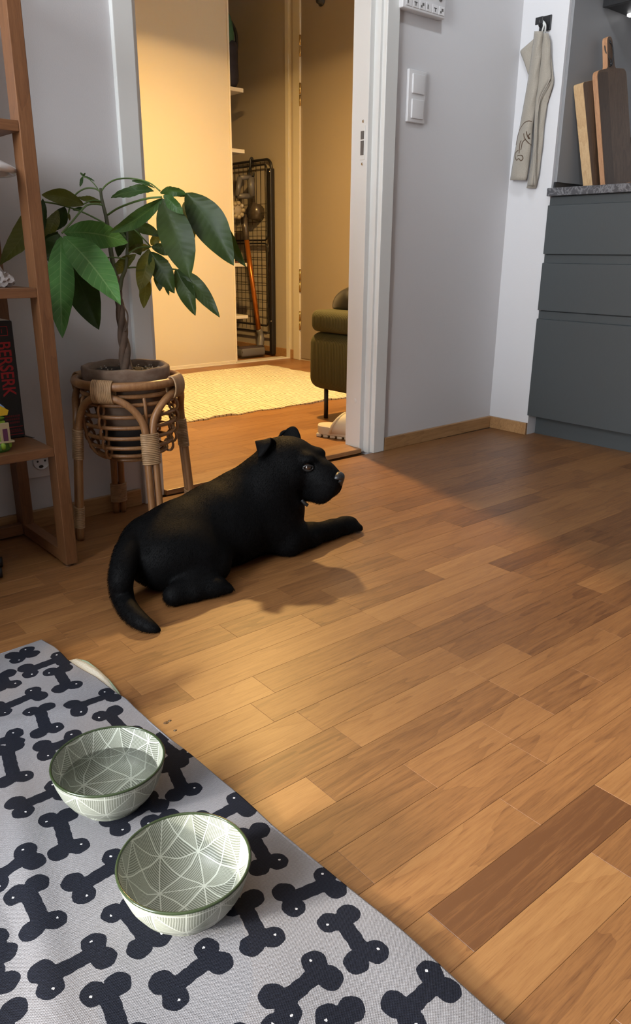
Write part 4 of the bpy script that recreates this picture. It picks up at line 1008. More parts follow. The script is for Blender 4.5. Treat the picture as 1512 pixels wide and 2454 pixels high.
# upper left
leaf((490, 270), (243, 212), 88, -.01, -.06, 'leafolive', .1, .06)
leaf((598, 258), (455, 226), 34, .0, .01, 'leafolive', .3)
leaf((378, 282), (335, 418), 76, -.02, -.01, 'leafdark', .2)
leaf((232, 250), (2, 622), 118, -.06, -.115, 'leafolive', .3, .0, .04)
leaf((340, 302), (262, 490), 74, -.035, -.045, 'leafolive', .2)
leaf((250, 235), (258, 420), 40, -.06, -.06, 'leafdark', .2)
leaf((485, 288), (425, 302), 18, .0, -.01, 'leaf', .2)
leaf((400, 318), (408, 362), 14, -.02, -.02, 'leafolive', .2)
# upper right
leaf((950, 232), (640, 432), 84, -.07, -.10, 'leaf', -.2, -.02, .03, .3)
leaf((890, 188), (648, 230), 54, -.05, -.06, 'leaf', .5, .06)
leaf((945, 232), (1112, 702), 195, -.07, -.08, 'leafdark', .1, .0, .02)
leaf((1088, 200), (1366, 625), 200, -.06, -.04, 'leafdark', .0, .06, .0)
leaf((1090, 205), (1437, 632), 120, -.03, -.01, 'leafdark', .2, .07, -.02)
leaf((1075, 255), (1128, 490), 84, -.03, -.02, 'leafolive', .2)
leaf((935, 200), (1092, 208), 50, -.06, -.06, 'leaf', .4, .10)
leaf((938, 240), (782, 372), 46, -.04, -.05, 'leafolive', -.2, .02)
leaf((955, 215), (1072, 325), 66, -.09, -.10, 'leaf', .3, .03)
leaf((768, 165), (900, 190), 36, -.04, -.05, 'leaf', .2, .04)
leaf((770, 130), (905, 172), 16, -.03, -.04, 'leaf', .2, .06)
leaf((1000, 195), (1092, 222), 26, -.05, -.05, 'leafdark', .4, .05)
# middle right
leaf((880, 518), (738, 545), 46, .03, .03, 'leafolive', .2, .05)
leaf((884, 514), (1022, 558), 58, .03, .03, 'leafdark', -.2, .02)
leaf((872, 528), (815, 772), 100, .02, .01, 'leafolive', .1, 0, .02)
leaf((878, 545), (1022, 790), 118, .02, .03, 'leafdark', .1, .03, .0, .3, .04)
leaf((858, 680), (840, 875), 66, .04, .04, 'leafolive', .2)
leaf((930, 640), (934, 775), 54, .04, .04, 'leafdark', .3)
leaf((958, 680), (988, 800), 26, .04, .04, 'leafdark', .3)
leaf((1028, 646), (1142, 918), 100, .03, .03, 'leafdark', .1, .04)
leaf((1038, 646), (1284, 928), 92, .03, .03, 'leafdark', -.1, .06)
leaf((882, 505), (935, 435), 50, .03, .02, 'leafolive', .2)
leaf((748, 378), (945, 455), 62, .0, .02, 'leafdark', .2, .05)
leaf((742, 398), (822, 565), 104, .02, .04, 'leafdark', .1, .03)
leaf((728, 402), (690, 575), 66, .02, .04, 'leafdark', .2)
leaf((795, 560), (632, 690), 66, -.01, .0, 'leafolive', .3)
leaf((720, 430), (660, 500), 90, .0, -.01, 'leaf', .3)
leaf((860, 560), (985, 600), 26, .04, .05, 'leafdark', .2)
# new shoot at the top
leaf((484, 104), (468, 165), 16, 0, 0, 'leaf', .3); leaf((484, 102), (552, 132), 8, 0, 0, 'leaf', .3, .05); leaf((486, 102), (470, 82), 10, 0, 0, 'leaf', .3); leaf((486, 104), (498, 84), 8, 0, 0, 'leaf', .3)

# ================================================================== MAT + BOWLS
def seg_sdf(p, a, b, r):
    pa = p-a; ba = b-a; h = np.clip((pa@ba)/(ba@ba), 0, 1); return np.linalg.norm(pa-h[:, None]*ba, axis=1)-r
z1 = lambda x, y: (x/2.16, 1520+y/2.16); z2 = lambda x, y: (x/2.16, 1900+y/2.16); z3 = lambda x, y: (600+x/2.52, 1900+y/2.52)
BONES = [(z1(82, 120), z1(150, 97)), (z1(150, 192), z1(312, 140)), (z1(302, 195), z1(348, 282)), (z1(8, 215), z1(30, 268)), (z1(5, 392), z1(185, 318)), (z1(398, 392), z1(565, 325)), (z1(205, 402), z1(243, 500)),
         (z1(560, 418), z1(655, 512)), (z1(-60, 570), z1(72, 540)), (z1(235, 600), z1(385, 552)), (z1(35, 595), z1(75, 748)), (z1(890, 685), z1(950, 820)), (z1(108, 910), z1(300, 815)), (z1(305, 960), z1(355, 1118)),
         (z1(815, 545), z1(925, 640)), (z1(1070, 985), z1(1245, 893)), (z1(600, 985), z1(790, 872)), (z1(830, 965), z1(880, 1100)), (z1(1300, 1035), z1(1385, 1190)), (z1(-30, 1265), z1(150, 1168)), (z1(412, 1315), z1(610, 1190)),
         (z1(142, 1335), z1(222, 1510)), (z2(640, 600), z2(770, 775)), (z2(248, 985), z2(505, 832)), (z2(880, 1022), z2(1100, 855)), (z2(552, 1035), z2(640, 1290)), (z2(1258, 580), z2(1355, 775)), (z3(238, 650), z3(475, 545)),
         (z3(540, 775), z3(695, 1005)), (z3(185, 1290), z3(425, 1092)), (z3(930, 1330), z3(1130, 1160)), (z3(545, 1345), z3(650, 1580)), (z2(10, 1180), z2(70, 1380)), (z2(-170, 890), z2(-8, 795)), (z2(-200, 1130), z2(-12, 965)),
         (z3(-30, 1560), z3(160, 1500)), (z2(1050, 1440), z2(1250, 1330))]
BON3 = [(at_z(*a, .006)[:2], at_z(*b, .006)[:2]) for a, b in BONES]
EDGE = [(-2.145, -.612), (-2.140, -.66), (-2.141, -.72), (-2.128, -.80), (-2.120, -.90), (-2.117, -1.04), (-2.113, -1.22), (-2.106, -1.41), (-2.106, -1.60), (-2.10, -1.80), (-2.095, -2.0)]
def edge_x(y): return float(np.interp(-y, [-e[1] for e in EDGE], [e[0] for e in EDGE]))
BA, BBw = np.array((-2.242, -1.093)), np.array((-2.257, -1.301))
def matz(x, y):
    w = .0030*math.sin(9*x+21*y+1.0)+.0022*math.sin(31*x-13*y+2)+.0016*math.sin(47*y+8*x)
    d = min(np.hypot(x-BA[0], y-BA[1]), np.hypot(x-BBw[0], y-BBw[1])); f = min(1, max(0, (d-.045)/.05))
    e = edge_x(y)-x
    lift = .005*math.exp(-((y+.70)/.05)**2)*math.exp(-(e/.09)**2)+.004*math.exp(-((y+1.52)/.10)**2)*math.exp(-((e-.03)/.05)**2)
    rid = .004*math.exp(-((x+2.36-.25*(y+1.1))/.022)**2)*max(0, math.sin((y+1.45)*5.2))
    rid += .0035*math.exp(-((y+.83+.35*(x+2.3))/.02)**2)
    z = .0052+f*(w*.55+lift+rid)+(1-f)*.0
    return max(.0035, z)
NX, NY = 300, 600; XL = -2.72; Y0m, Y1m = -.613, -1.95
rows = []; XY = []
for i in range(NY+1):
    y = Y0m+(Y1m-Y0m)*i/NY; xe = edge_x(y); r = []
    for j in range(NX+1):
        t = j/NX; x = XL+(xe-XL)*(1-(1-t)**1.5)
        yy = y+(.010*math.sin((x+2.15)*9) if i == 0 else 0)*.5
        z = matz(x, yy)
        if j == NX or i == 0: z = .0030
        r.append((x, yy, z)); XY.append((x, yy))
    rows.append(r)
o = MB(); o.grid(rows)
XY = np.array(XY); sd_ = np.full(len(XY), 1.0); hole = np.full(len(XY), 1.0)
for a, b in BON3:
    a, b = np.array(a), np.array(b); L = np.linalg.norm(b-a)
    sel_ = np.hypot(XY[:, 0]-(a+b)[0]/2, XY[:, 1]-(a+b)[1]/2) < L+.03
    p = XY[sel_]; ax = (b-a)/L; nx_ = np.array((-ax[1], ax[0])); wob = .0003*np.sin(p[:, 0]*500)+.0003*np.sin(p[:, 1]*420+p[:, 0]*200)
    q = seg_sdf(p, a-ax*(-.004), b-ax*.004, .0090)
    for e, s_ in ((a, -1), (b, 1)):
        for sg in (1, -1): q = np.minimum(q, np.linalg.norm(p-(e+nx_*sg*.0116+ax*s_*.0015), axis=1)-.0132)
    sd_[sel_] = np.minimum(sd_[sel_], q+wob)
    for e, sg in ((a, 1), (b, -1)): hole[sel_] = np.minimum(hole[sel_], np.linalg.norm(p-(e+nx_*sg*.015*(-1 if True else 1)), axis=1)-.0017)
def matmat():
    X = mat('mat_fabric', (.42, .42, .45), .9); g = NT(X)
    a1 = g.n('ShaderNodeAttribute', attribute_name='bone'); a2 = g.n('ShaderNodeAttribute', attribute_name='hole')
    co = g.coords((1, 1, 0)); n = g.noise(co, 500, 2); fz = g.math('ADD', a1.outputs['Fac'], g.math('MULTIPLY', g.math('SUBTRACT', n, .5), .0013))
    inb = g.math('LESS_THAN', fz, 0.); hb_ = g.math('LESS_THAN', a2.outputs['Fac'], 0.)
    w1 = g.n('ShaderNodeTexWave'); w1.inputs['Scale'].default_value = 210; w1.inputs['Distortion'].default_value = 1.2; w1.inputs['Detail Scale'].default_value = 2; g.nt.links.new(g.coords((1, 1, 0), (0, 0, .9)), w1.inputs['Vector'])
    w2 = g.n('ShaderNodeTexWave'); w2.inputs['Scale'].default_value = 210; w2.inputs['Distortion'].default_value = 1.2; g.nt.links.new(g.coords((1, 1, 0), (0, 0, -.75)), w2.inputs['Vector'])
    wv = g.math('MULTIPLY', w1.outputs['Fac'], w2.outputs['Fac'])
    n2 = g.noise(g.coords((1, 1, 0)), 300, 3)
    cl = g.mix(g.math('ADD', g.math('MULTIPLY', wv, .6), g.math('MULTIPLY', n2, .4)), (.155, .152, .165, 1), (.325, .318, .33, 1))
    cb = g.mix(g.math('ADD', g.math('MULTIPLY', wv, .5), g.math('MULTIPLY', n2, .5)), (.003, .0035, .007, 1), (.013, .016, .029, 1))
    c = g.mix(inb, cl, cb); c = g.mix(hb_, c, (.55, .55, .57, 1)); g.nt.links.new(c, g.b.inputs['Base Color'])
    g.b.inputs['Specular IOR Level'].default_value = .2
    g.bump(g.math('ADD', wv, g.math('MULTIPLY', n2, .6)), .55, .0010); return X
fm = thing('feeding_mat', 'grey woven feeding mat printed with dark navy bones under the bowls', 'mat', (-2.5, -1.2, 0))
mo = obj('fabric', o, matmat(), fm)
for nm, arr in (('bone', sd_), ('hole', hole)):
    at_ = mo.data.attributes.new(nm, 'FLOAT', 'POINT'); at_.data.foreach_set('value', arr.astype(np.float32))
md = mo.modifiers.new('thick', 'SOLIDIFY'); md.thickness = .0022; md.offset = -1
o = MB(); o.tube([(edge_x(y)-.001, y, .0034+max(0, matz(edge_x(y)-.004, y)-.0055)) for y in np.linspace(-.613, -1.95, 120)], .0028, 7)
o.tube([(x, -.613+.005*math.sin((x+2.15)*9), .0032) for x in np.linspace(-2.145, -2.72, 60)], .0026, 7)
obj('hem', o, mat('hem_grey', (.24, .25, .285), .9, noise=.3, nscale=300, bump=.5, bscale=500), fm)
pk = [at_z(180, 1632, .0075), at_z(190, 1631, .0085), at_z(186, 1634, .008), at_z(172, 1633, .0075), at_z(182, 1629, .0085)]
o = MB(); o.tube(smooth_path(pk, 4), .0008, 5); obj('stray_thread', o, mat('pink_thread', (.75, .10, .18), .8), fm)
# folded corner of the cloth underneath
uc = thing('under_cloth', 'white cloth corner with green edge poking out beneath the bone mat', 'cloth', (-2.13, -.78, 0))
U0 = [(-2.150, -.715), (-2.1225, -.716), (-2.112, -.735), (-2.110, -.775), (-2.111, -.82), (-2.116, -.86), (-2.125, -.90)]
o = MB(); rows = []
for a_ in np.linspace(0, 1, 24):
    xx = np.interp(a_, np.linspace(0, 1, 7), [p[0] for p in U0]); yy = np.interp(a_, np.linspace(0, 1, 7), [p[1] for p in U0])
    rows.append([(xx-.03*(1-s_), yy-.006*(1-s_), .0022+.0012*math.sin(a_*14)*s_) for s_ in np.linspace(0, 1, 5)])
o.grid(rows); b_ = obj('cloth', o, mat('white_cotton', (.58, .57, .50), .9, bump=.5, bscale=400), uc); md = b_.modifiers.new('t', 'SOLIDIFY'); md.thickness = .0018
o = MB(); o.tube([(r[-1][0], r[-1][1], .0025) for r in rows], .0020, 6); obj('edge_cord', o, mat('sage_edge', (.20, .24, .16), .9), uc)

def bowlmat(inside):
    """sage glaze scratched with nested triangles between white spokes and rings"""
    X = mat('sage_glaze_in' if inside else 'sage_glaze_out', (.4, .43, .36), .32, .22); g = NT(X)
    tc = g.n('ShaderNodeTexCoord'); sp = g.n('ShaderNodeSeparateXYZ'); g.nt.links.new(tc.outputs['Object'], sp.inputs[0])
    x, y, z = sp.outputs[0], sp.outputs[1], sp.outputs[2]
    ang = g.math('ARCTAN2', y, x); rad_ = g.math('SQRT', g.math('ADD', g.math('MULTIPLY', x, x), g.math('MULTIPLY', y, y)))
    if inside: rho = g.math('ADD', 1., g.math('MULTIPLY', z, 9.))
    else: rho = g.math('MULTIPLY', g.math('ADD', z, .06), 1.0)
    wob = g.math('MULTIPLY', g.math('SUBTRACT', g.noise(tc.outputs['Object'], 22, 1), .5), .34)
    N = 12 if not inside else 8
    u = g.math('ADD', g.math('MULTIPLY', ang, N/(2*PI)), wob); v = g.math('ADD', g.math('MULTIPLY', rho, 34.0 if not inside else 31.0), wob)
    if inside:
        X_ = g.math('MULTIPLY', x, rho); Y_ = g.math('MULTIPLY', y, rho)
        u = g.math('ADD', g.math('ADD', g.math('MULTIPLY', X_, 27.), g.math('MULTIPLY', Y_, 9.)), g.math('ADD', wob, .3)); v = g.math('ADD', g.math('SUBTRACT', g.math('MULTIPLY', Y_, 26.), g.math('MULTIPLY', X_, 7.)), g.math('ADD', wob, .15))
    fu = g.math('FRACT', u); fv = g.math('FRACT', v); iu = g.math('FLOOR', u); iv = g.math('FLOOR', v)
    par = g.math('MODULO', g.math('ABSOLUTE', g.math('ADD', iu, iv)), 2.)
    au = g.math('ABSOLUTE', g.math('SUBTRACT', fu, .5)); av = g.math('ABSOLUTE', g.math('SUBTRACT', fv, .5))
    dg1 = g.math('SUBTRACT', fu, fv); dg2 = g.math('SUBTRACT', g.math('ADD', fu, fv), 1.)
    dd = g.math('ADD', g.math('MULTIPLY', par, dg1), g.math('MULTIPLY', g.math('SUBTRACT', 1., par), dg2)); side = g.math('GREATER_THAN', dd, 0.)
    # stripes run parallel to two different cell sides in the two triangles
    s1 = g.math('FRACT', g.math('MULTIPLY', fu, 13.)); s2 = g.math('FRACT', g.math('MULTIPLY', fv, 13.)); s3 = g.math('FRACT', g.math('MULTIPLY', g.math('MAXIMUM', au, av), 25.))
    rnd = g.n('ShaderNodeTexWhiteNoise'); rnd.noise_dimensions = '3D'; cm = g.n('ShaderNodeCombineXYZ'); g.put(cm.inputs[0], iu); g.put(cm.inputs[1], iv); g.put(cm.inputs[2], side); g.nt.links.new(cm.outputs[0], rnd.inputs['Vector'])
    rv = rnd.outputs['Value']
    st = g.math('ADD', g.math('MULTIPLY', g.math('LESS_THAN', rv, .4), s1), g.math('ADD', g.math('MULTIPLY', g.math('MULTIPLY', g.math('GREATER_THAN', rv, .4), g.math('LESS_THAN', rv, .75)), s2), g.math('MULTIPLY', g.math('GREATER_THAN', rv, .75), s3)))
    n3 = g.noise(tc.outputs['Object'], 380, 2)
    fine = g.ramp(g.math('ADD', st, g.math('MULTIPLY', g.math('SUBTRACT', n3, .5), .35)), .50, .62)
    lines = g.math('MAXIMUM', g.math('MAXIMUM', g.math('GREATER_THAN', au, .478), g.math('GREATER_THAN', av, .474)), g.math('LESS_THAN', g.math('ABSOLUTE', dd), .026))
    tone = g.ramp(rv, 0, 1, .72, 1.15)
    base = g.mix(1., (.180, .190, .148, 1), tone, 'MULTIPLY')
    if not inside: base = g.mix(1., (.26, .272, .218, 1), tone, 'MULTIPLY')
    c = g.mix(g.math('MULTIPLY', fine, .62), base, (.50, .515, .445, 1)); c = g.mix(g.math('MULTIPLY', lines, .85), c, (.60, .625, .545, 1))
    g.nt.links.new(c, g.b.inputs['Base Color']); return X
M['bowlin'], M['bowlout'] = bowlmat(True), bowlmat(False)
M['rim'] = mat('dark_green_rim', (.03, .045, .018), .15, .6)
M['water'] = bpy.data.materials.new('water'); M['water'].use_nodes = True
wb = M['water'].node_tree.nodes['Principled BSDF']; wb.inputs['Transmission Weight'].default_value = 1; wb.inputs['IOR'].default_value = 1.333; wb.inputs['Roughness'].default_value = 0; wb.inputs['Base Color'].default_value = (.97, .99, .97, 1)
def bowl(c, rot, label, group=None, water=False):
    z0 = .0053; t = thing('bowl', label, 'bowl', (c[0], c[1], z0), group)
    ro = .0715; hgt = .0635
    out = [(.0, .002), (.036, .002), (.0385, .0), (.041, .0005), (.0415, .005), (.044, .008), (.0545, .018), (.0625, .032), (.068, .048), (ro, hgt)]
    inn = [(ro-.0028, hgt), (.0652, .048), (.0597, .0335), (.0515, .0205), (.043, .0125), (.033, .0095), (.0, .0085)]
    o = MB(); o.lathe(out, (c[0], c[1], z0), 72, cap=False); a = obj('outer_wall', o, M['bowlout'], t)
    o = MB(); o.lathe(inn, (c[0], c[1], z0), 72, cap=False); b = obj('inner_wall', o, M['bowlin'], t)
    o = MB(); o.tube([(c[0]+(ro-.0014)*math.cos(2*PI*i/72), c[1]+(ro-.0014)*math.sin(2*PI*i/72), z0+hgt) for i in range(72)], .0017, 8, closed=True); obj('rim', o, M['rim'], t)
    if water:
        zl = .037
        def ri(z): return float(np.interp(z, [p[1] for p in reversed(inn)], [p[0] for p in reversed(inn)]))
        pr_ = [(0, .0083)]+[(ri(z)+.0004, z-.0002) for z in (.0096, .0125, .0205, .0335)]+[(ri(zl)+.0004, zl), (0, zl)]
        o = MB(); o.lathe(pr_, (c[0], c[1], z0), 72); obj('water', o, M['water'], label='clear drinking water filling the farther sage bowl', cat='water', kind='thing')
bowl(BA, 0, 'sage green patterned bowl filled with water, nearer the dog', None, True)
bowl(BBw, 1, 'empty sage green patterned bowl, nearer the camera')
# water drops on the floor beside the mat
for u, v, r, lab_ in ((398, 1732, .0045, 'largest water drop on the parquet beside the mat'), (407, 1727, .003, 'small water drop touching the largest drop on the parquet'), (420, 1750, .003, 'small water drop lying apart, closest to the water bowl')):
    c = at_z(u, v, 0); o = MB(); o.ell((c[0], c[1], .0), (r, r*.8, .0012), n=12, m_=6); o.v = [(x, y, max(z, .0001)) for x, y, z in o.v]
    obj('water_drop', o, M['water'], label=lab_, cat='water', group='water drops on the parquet', kind='thing')

# ================================================================== DOG
def surface_nets(F, org, h):
    """naive surface nets on a grid field (inside < 0)"""
    nx, ny, nz = F.shape; ins = F < 0
    c = [ins[i:nx-1+i, j:ny-1+j, k:nz-1+k] for i in (0, 1) for j in (0, 1) for k in (0, 1)]
    s = sum(a.astype(np.int8) for a in c); act = (s > 0) & (s < 8); idx = -np.ones(act.shape, np.int64); ids = np.argwhere(act); idx[act] = np.arange(len(ids))
    acc = np.zeros((len(ids), 3)); cnt = np.zeros(len(ids)); cor = [(i, j, k) for i in (0, 1) for j in (0, 1) for k in (0, 1)]
    for a in range(8):
        for b in range(a+1, 8):
            A_, B_ = np.array(cor[a]), np.array(cor[b])
            if abs(A_-B_).sum() != 1: continue
            fa = F[tuple((ids+A_).T)]; fb = F[tuple((ids+B_).T)]; m_ = (fa < 0) != (fb < 0)
            t = np.where(m_, fa/np.where(m_, fa-fb, 1), 0)
            acc += np.where(m_[:, None], A_+(B_-A_)*t[:, None], 0); cnt += m_
    V = (ids+acc/cnt[:, None])*h+org; faces = []
    for ax in range(3):
        b, c_ = [(1, 2), (2, 0), (0, 1)][ax]
        sl0 = [slice(None)]*3; sl1 = [slice(None)]*3; sl0[ax] = slice(0, -1); sl1[ax] = slice(1, None)
        e = ins[tuple(sl0)] != ins[tuple(sl1)]; E_ = np.argwhere(e); E_ = E_[(E_[:, b] > 0) & (E_[:, c_] > 0) & (E_[:, b] < F.shape[b]-1) & (E_[:, c_] < F.shape[c_]-1)]
        ub = np.zeros(3, int); ub[b] = 1; uc_ = np.zeros(3, int); uc_[c_] = 1
        q = [idx[tuple((E_-d).T)] for d in (ub+uc_, uc_, 0*ub, ub)]
        fl_ = ins[tuple(E_.T)]
        Q = np.stack(q, 1); Q[~fl_] = Q[~fl_][:, ::-1]; faces.append(Q)
    return V, np.concatenate(faces)
class Body:
    def __init__(s, lo, hi, h):
        s.h = h; s.org = np.array(lo, float); n = np.ceil((np.array(hi)-s.org)/h).astype(int)+1
        g = np.meshgrid(*[s.org[i]+h*np.arange(n[i]) for i in range(3)], indexing='ij'); s.P = np.stack(g, -1).astype(np.float32); s.F = np.full(s.P.shape[:3], 1.0, np.float32)
    def _sub(s, lo, hi):
        a = np.maximum(0, ((np.array(lo)-s.org)/s.h).astype(int)); b = np.minimum(s.F.shape, ((np.array(hi)-s.org)/s.h).astype(int)+2); return tuple(slice(int(x), int(y)) for x, y in zip(a, b))
    def _un(s, sl, d, k):
        f = s.F[sl]; hh = np.clip(.5+.5*(d-f)/k, 0, 1); s.F[sl] = d*(1-hh)+f*hh-k*hh*(1-hh)
    def cap(s, a, b, ra, rb, k=.02):
        a, b = np.array(a, float), np.array(b, float); m_ = max(ra, rb)+k*2+.01; sl = s._sub(np.minimum(a, b)-m_, np.maximum(a, b)+m_); P = s.P[sl]
        ba = b-a; t = np.clip(((P-a)@ba)/(ba@ba), 0, 1); d = np.linalg.norm(P-a-t[..., None]*ba, axis=-1)-(ra+(rb-ra)*t); s._un(sl, d, k)
    def chain(s, pts, k=.02):
        for (a, ra), (b, rb) in zip(pts, pts[1:]): s.cap(a, b, ra, rb, k)
    def ell(s, c, r, axes=None, k=.02):
        c = np.array(c, float); r = np.array(r, float); m_ = r.max()+k*2+.01; sl = s._sub(c-m_, c+m_); q = s.P[sl]-c
        if axes is not None: q = q@np.array(axes, float).T
        k0 = np.linalg.norm(q/r, axis=-1); k1 = np.linalg.norm(q/(r*r), axis=-1)+1e-6; s._un(sl, k0*(k0-1)/k1, k)
    def cut(s, a, b, r, k=.008):
        a, b = np.array(a, float), np.array(b, float); m_ = r+k*2+.01; sl = s._sub(np.minimum(a, b)-m_, np.maximum(a, b)+m_); P = s.P[sl]; ba = b-a
        t = np.clip(((P-a)@ba)/(ba@ba), 0, 1); d = np.linalg.norm(P-a-t[..., None]*ba, axis=-1)-r; f = s.F[sl]; hh = np.clip(.5-.5*(f+d)/k, 0, 1); s.F[sl] = f*(1-hh)-d*hh+k*hh*(1-hh)
    def mesh(s, zfloor=None):
        if zfloor is not None: s.F = np.maximum(s.F, (zfloor-s.P[..., 2]))
        return surface_nets(s.F, s.org, s.h)
dgT = thing('dog', 'black short-haired stocky dog lying on the parquet, head turned right', 'dog', (-1.66, -.47, 0))
DB = Body((-2.10, -.80, -.012), (-1.20, -.22, .36), .0048)
# trunk
DB.chain([((-1.838, -.495, .074), .074), ((-1.765, -.492, .080), .080), ((-1.67, -.486, .088), .090), ((-1.59, -.480, .094), .096), ((-1.525, -.482, .096), .088)], .03)
DB.ell((-1.80, -.515, .070), (.115, .100, .070), None, .03)                      # pelvis mass, rolled on to one hip
DB.ell((-1.545, -.480, .080), (.095, .098, .080), None, .03)                     # chest
DB.ell((-1.66, -.505, .065), (.10, .085, .066), None, .03)                       # belly lying towards the camera
# neck and shoulders
DB.chain([((-1.585, -.487, .130), .068), ((-1.535, -.508, .172), .064), ((-1.497, -.526, .196), .058)], .03)
DB.ell((-1.55, -.535, .100), (.066, .042, .080), None, .03)                      # right shoulder
DB.chain([((-1.515, -.49, .07), .060), ((-1.492, -.490, .135), .054)], .03)      # breast
# head frame
HF = np.array((.43, -.90, -.06)); HF /= np.linalg.norm(HF); HLv = np.cross((0, 0, 1), HF); HLv /= np.linalg.norm(HLv); HU = np.cross(HF, HLv)
HC = np.array(at_d(697, 1101, 1.800))
def hp(f, l, u): return HC+HF*f+HLv*l+HU*u
AX = [HF, HLv, HU]
DB.ell(hp(-.008, 0, .001), (.074, .063, .053), AX, .02)                          # skull
for sg in (-1, 1):
    DB.ell(hp(-.004, sg*.040, -.022), (.056, .035, .046), AX, .02)               # cheek muscle
    DB.ell(hp(.054, sg*.028, .018), (.022, .019, .015), AX, .012)                # brow
    DB.ell(hp(.090, sg*.019, -.052), (.034, .021, .030), AX, .014)               # flews
DB.chain([(hp(.042, 0, -.016), .042), (hp(.082, 0, -.028), .037), (hp(.101, 0, -.035), .032)], .016)   # muzzle
DB.chain([(hp(.03, 0, -.062), .030), (hp(.082, 0, -.072), .023)], .014)          # lower jaw
DB.cut(hp(.064, -.055, .002), hp(.064, -.030, .004), .0075, .008)                # eye socket (right)
DB.cut(hp(.064, .055, .002), hp(.064, .030, .004), .0075, .008)
for sg in (-1, 1): DB.cut(hp(.122, sg*.042, -.070), hp(.050, sg*.048, -.068), .0028, .006)   # lip line
DB.cut(hp(.140, .0, -.048), hp(.128, 0, -.070), .002, .005)
# neck creases where the head turns
for i, (u0, v0, u1, v1, dd) in enumerate(((612, 1122, 668, 1206, 1.722), (634, 1114, 692, 1212, 1.725), (652, 1112, 712, 1206, 1.730))):
    a = np.array(at_d(u0, v0, dd)); b = np.array(at_d(u1, v1, dd+.03)); DB.chain([(a+FW*.018, .011), ((a+b)/2+FW*.009, .014), (b+FW*.018, .010)], .009)
# fore legs
DB.chain([((-1.558, -.540, .075), .046), ((-1.525, -.566, .038), .038)], .025)
DB.chain([((-1.527, -.568, .0345), .034), ((-1.45, -.562, .031), .028), ((-1.375, -.555, .0255), .0225), ((-1.335, -.551, .0245), .0225)], .014)
DB.ell((-1.319, -.5485, .022), (.034, .0275, .022), None, .010)
for j, dy in enumerate((-.019, -.0065, .0065, .019)):
    e = .006 if abs(dy) < .01 else 0; DB.cap((-1.316, -.549+dy, .020), (-1.294+e, -.5495+dy*1.12, .0135), .0105, .0100, .003)
DB.chain([((-1.53, -.40, .06), .05), ((-1.48, -.37, .036), .034), ((-1.42, -.38, .026), .024)], .02); DB.ell((-1.40, -.385, .020), (.03, .024, .020), None, .01)
# hind leg (right): thigh, hock, foot
DB.ell((-1.822, -.556, .066), (.092, .058, .066), None, .025)
DB.chain([((-1.775, -.580, .052), .046), ((-1.748, -.588, .044), .038)], .025)
DB.chain([((-1.760, -.600, .036), .030), ((-1.825, -.620, .028), .025), ((-1.874, -.630, .022), .021)], .014)
DB.chain([((-1.876, -.632, .020), .0195), ((-1.835, -.640, .021), .020), ((-1.800, -.645, .0215), .0205)], .010)
DB.ell((-1.787, -.6475, .021), (.030, .0245, .021), None, .010)
for dy in (-.017, -.006, .006, .017): DB.cap((-1.784, -.6475+dy, .019), (-1.762+(.004 if abs(dy) < .01 else 0), -.648+dy*1.05, .0135), .0098, .0092, .003)
# tail: from the rump down to the floor, tip towards the camera
TL = [(at_d(330, 1292, 1.615), .026), (at_d(308, 1318, 1.560), .0255), (at_d(296, 1355, 1.528), .0245), (at_d(290, 1392, 1.512), .0225), (np.array(at_z(294, 1430, .0205)), .0205), (np.array(at_z(310, 1462, .0185)), .0185), (np.array(at_z(335, 1487, .0155)), .0155), (np.array(at_z(360, 1502, .0105)), .0105), (np.array(at_z(381, 1511, .004)), .0035)]
TP = smooth_path([t[0] for t in TL], 5); TR = np.interp(np.linspace(0, len(TL)-1, len(TP)), range(len(TL)), [t[1] for t in TL])
DB.chain(list(zip(TP, TR)), .006)
V, Q = DB.mesh(.0006)
# fine fur ripple
o = MB(); o.v = [tuple(v) for v in V]; o.f = [tuple(int(i) for i in q) for q in Q]; o.sm = [True]*len(o.f)
def furmat():
    X = mat('black_fur', (.004, .004, .0045), .5, .07); g = NT(X)
    n = g.noise(g.coords((1.2, 1.2, .28)), 330, 3, .6, .4); n2 = g.noise(g.coords(), 14, 3)
    g.nt.links.new(g.mix(g.math('MULTIPLY', n, n2), (.002, .002, .0022, 1), (.007, .0072, .0078, 1)), g.b.inputs['Base Color'])
    g.nt.links.new(g.ramp(n, .3, .7, .50, .72), g.b.inputs['Roughness']); g.bump(n, .55, .0016)
    return X
M['fur'] = furmat()
db = obj('body', o, M['fur'], dgT)
md = db.modifiers.new('soft', 'SMOOTH'); md.factor = .5; md.iterations = 3
pm = db.modifiers.new('coat', 'PARTICLE_SYSTEM'); pst = db.particle_systems[0].settings; pst.type = 'HAIR'
pst.count = 60000; pst.hair_length = .0019; pst.hair_step = 3; pst.normal_factor = .00028; pst.object_align_factor = (-.0008, -.00015, -.00045); pst.factor_random = .00015
pst.root_radius = .38; pst.tip_radius = .08; pst.radius_scale = .0011; pst.use_advanced_hair = True; pst.display_step = 2; pst.render_step = 2; pst.use_modifier_stack = True
M['hair'] = mat('black_hair', (.0018, .0018, .002), .65, .03); db.data.materials.append(M['hair']); pst.material = 2
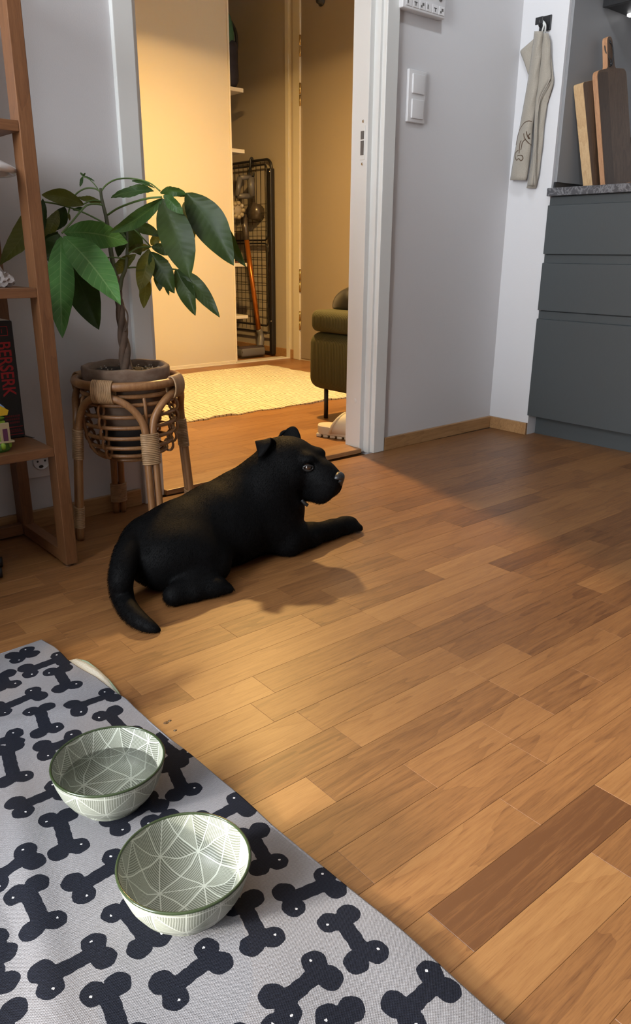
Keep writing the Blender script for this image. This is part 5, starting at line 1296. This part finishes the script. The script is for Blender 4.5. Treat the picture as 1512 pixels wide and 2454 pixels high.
# eyes
M['eye'] = mat('dog_eye', (.020, .009, .005), .04, .7, coat=1.); M['eyelid'] = mat('eyelid_skin', (.012, .011, .011), .35)
for sg, nm in ((-1, 'r'), (1, 'l')):
    c = hp(.0615, sg*.0395, .002); e_ = MB(); e_.ell(c, (.0098, .0098, .0098), n=20, m_=12); eo = obj('eye', e_, M['eye'], dgT)
    out_ = HF*.62+HLv*sg*.78; out_ /= np.linalg.norm(out_); s_ = np.cross(HU, out_)
    for up_, nm2 in ((1, 'upper_lid'), (-1, 'lower_lid')):
        pts = [c+out_*(.0085-.0035*abs(math.cos(PI*i/10)))+s_*(.0118*math.cos(PI*i/10))+HU*up_*(.0064*math.sin(PI*i/10)) for i in range(11)]
        o = MB(); o.tube(pts, .0023, 6); obj(nm2, o, M['eyelid'], eo)
# nose
M['nose'] = mat('wet_nose', (.012, .012, .013), .28, .6, bump=.4, bscale=500)
NB = Body(hp(.128, 0, -.028)-.035, hp(.128, 0, -.028)+.035, .0016)
NB.ell(hp(0.1240, 0, -0.0220), (.014, .0205, .0135), AX, .005); NB.ell(hp(0.1260, 0, -0.0320), (.010, .010, .012), AX, .005)
for sg in (-1, 1): NB.cut(hp(0.1380, sg*.0105, -0.0240), hp(0.1250, sg*.016, -0.0250), .0032, .002); NB.cut(hp(0.1360, sg*.0175, -0.0260), hp(0.1250, sg*.021, -0.0220), .0018, .002)
NB.cut(hp(0.1420, 0, -0.0260), hp(0.1350, 0, -0.0440), .0010, .002)
V, Q = NB.mesh(); o = MB(); o.v = [tuple(v) for v in V]; o.f = [tuple(int(i) for i in q) for q in Q]; o.sm = [True]*len(o.f); obj('nose', o, M['nose'], dgT)
o = MB(); o.tube(smooth_path([hp(.066, -.036, -.092), hp(.061, -.039, -.088), hp(.052, -.041, -.080)], 5), .0042, 8); obj('lip', o, M['eyelid'], dgT)
# folded ears
def ear(outline, thick=.0045, nm='ear'):
    """outline: rows of two 3-D points (front edge, back edge) from base to tip"""
    rows = []
    R_ = [smooth_path([r[k] for r in outline], 5) for k in (0, 1)]
    for i in range(len(R_[0])):
        a, b = np.array(R_[0][i]), np.array(R_[1][i]); nn = np.cross(b-a, HU); nn = nn/(np.linalg.norm(nn)+1e-9)
        rows.append([a+(b-a)*t+nn*(-.008*math.sin(PI*t)) for t in np.linspace(0, 1, 7)])
    o = MB(); o.grid(rows); e = obj(nm, o, M['fur'], dgT); md = e.modifiers.new('thick', 'SOLIDIFY'); md.thickness = thick; md.offset = 0
    md = e.modifiers.new('sub', 'SUBSURF'); md.levels = 1; md.render_levels = 1
def ed_(u, v, d): return np.array(at_d(u, v, d))
ear([(ed_(668, 1072, 1.775), ed_(628, 1085, 1.775)), (ed_(660, 1056, 1.755), ed_(618, 1068, 1.762)), (ed_(650, 1050, 1.742), ed_(611, 1058, 1.752)), (ed_(650, 1062, 1.728), ed_(613, 1066, 1.740)), (ed_(640, 1080, 1.722), ed_(617, 1080, 1.732)), (ed_(626, 1096, 1.722), ed_(622, 1094, 1.726))])
ear([(ed_(722, 1052, 1.845), ed_(682, 1058, 1.86)), (ed_(719, 1040, 1.845), ed_(678, 1046, 1.865)), (ed_(712, 1026, 1.85), ed_(680, 1034, 1.87)), (ed_(702, 1022, 1.855), ed_(674, 1036, 1.872)), (ed_(690, 1030, 1.86), ed_(671, 1041, 1.874)), (ed_(676, 1044, 1.868), ed_(672, 1046, 1.875))])
# claws
M['claw'] = mat('claw', (.02, .018, .017), .3)
for bx, by_, sp_, tips in ((-1.2855, -.5495, .0145, 4), (-1.7545, -.648, .0135, 4)):
    for j in range(4):
        dy = (j-1.5)*.0125*(1 if bx > -1.5 else .92); e = .004 if j in (1, 2) else 0
        o = MB(); o.tube([(bx-.004+e, by_+dy, .013), (bx+.003+e, by_+dy, .0095), (bx+.006+e, by_+dy, .0045)], [.0028, .0022, .0006], 6); obj('claw', o, M['claw'], dgT)
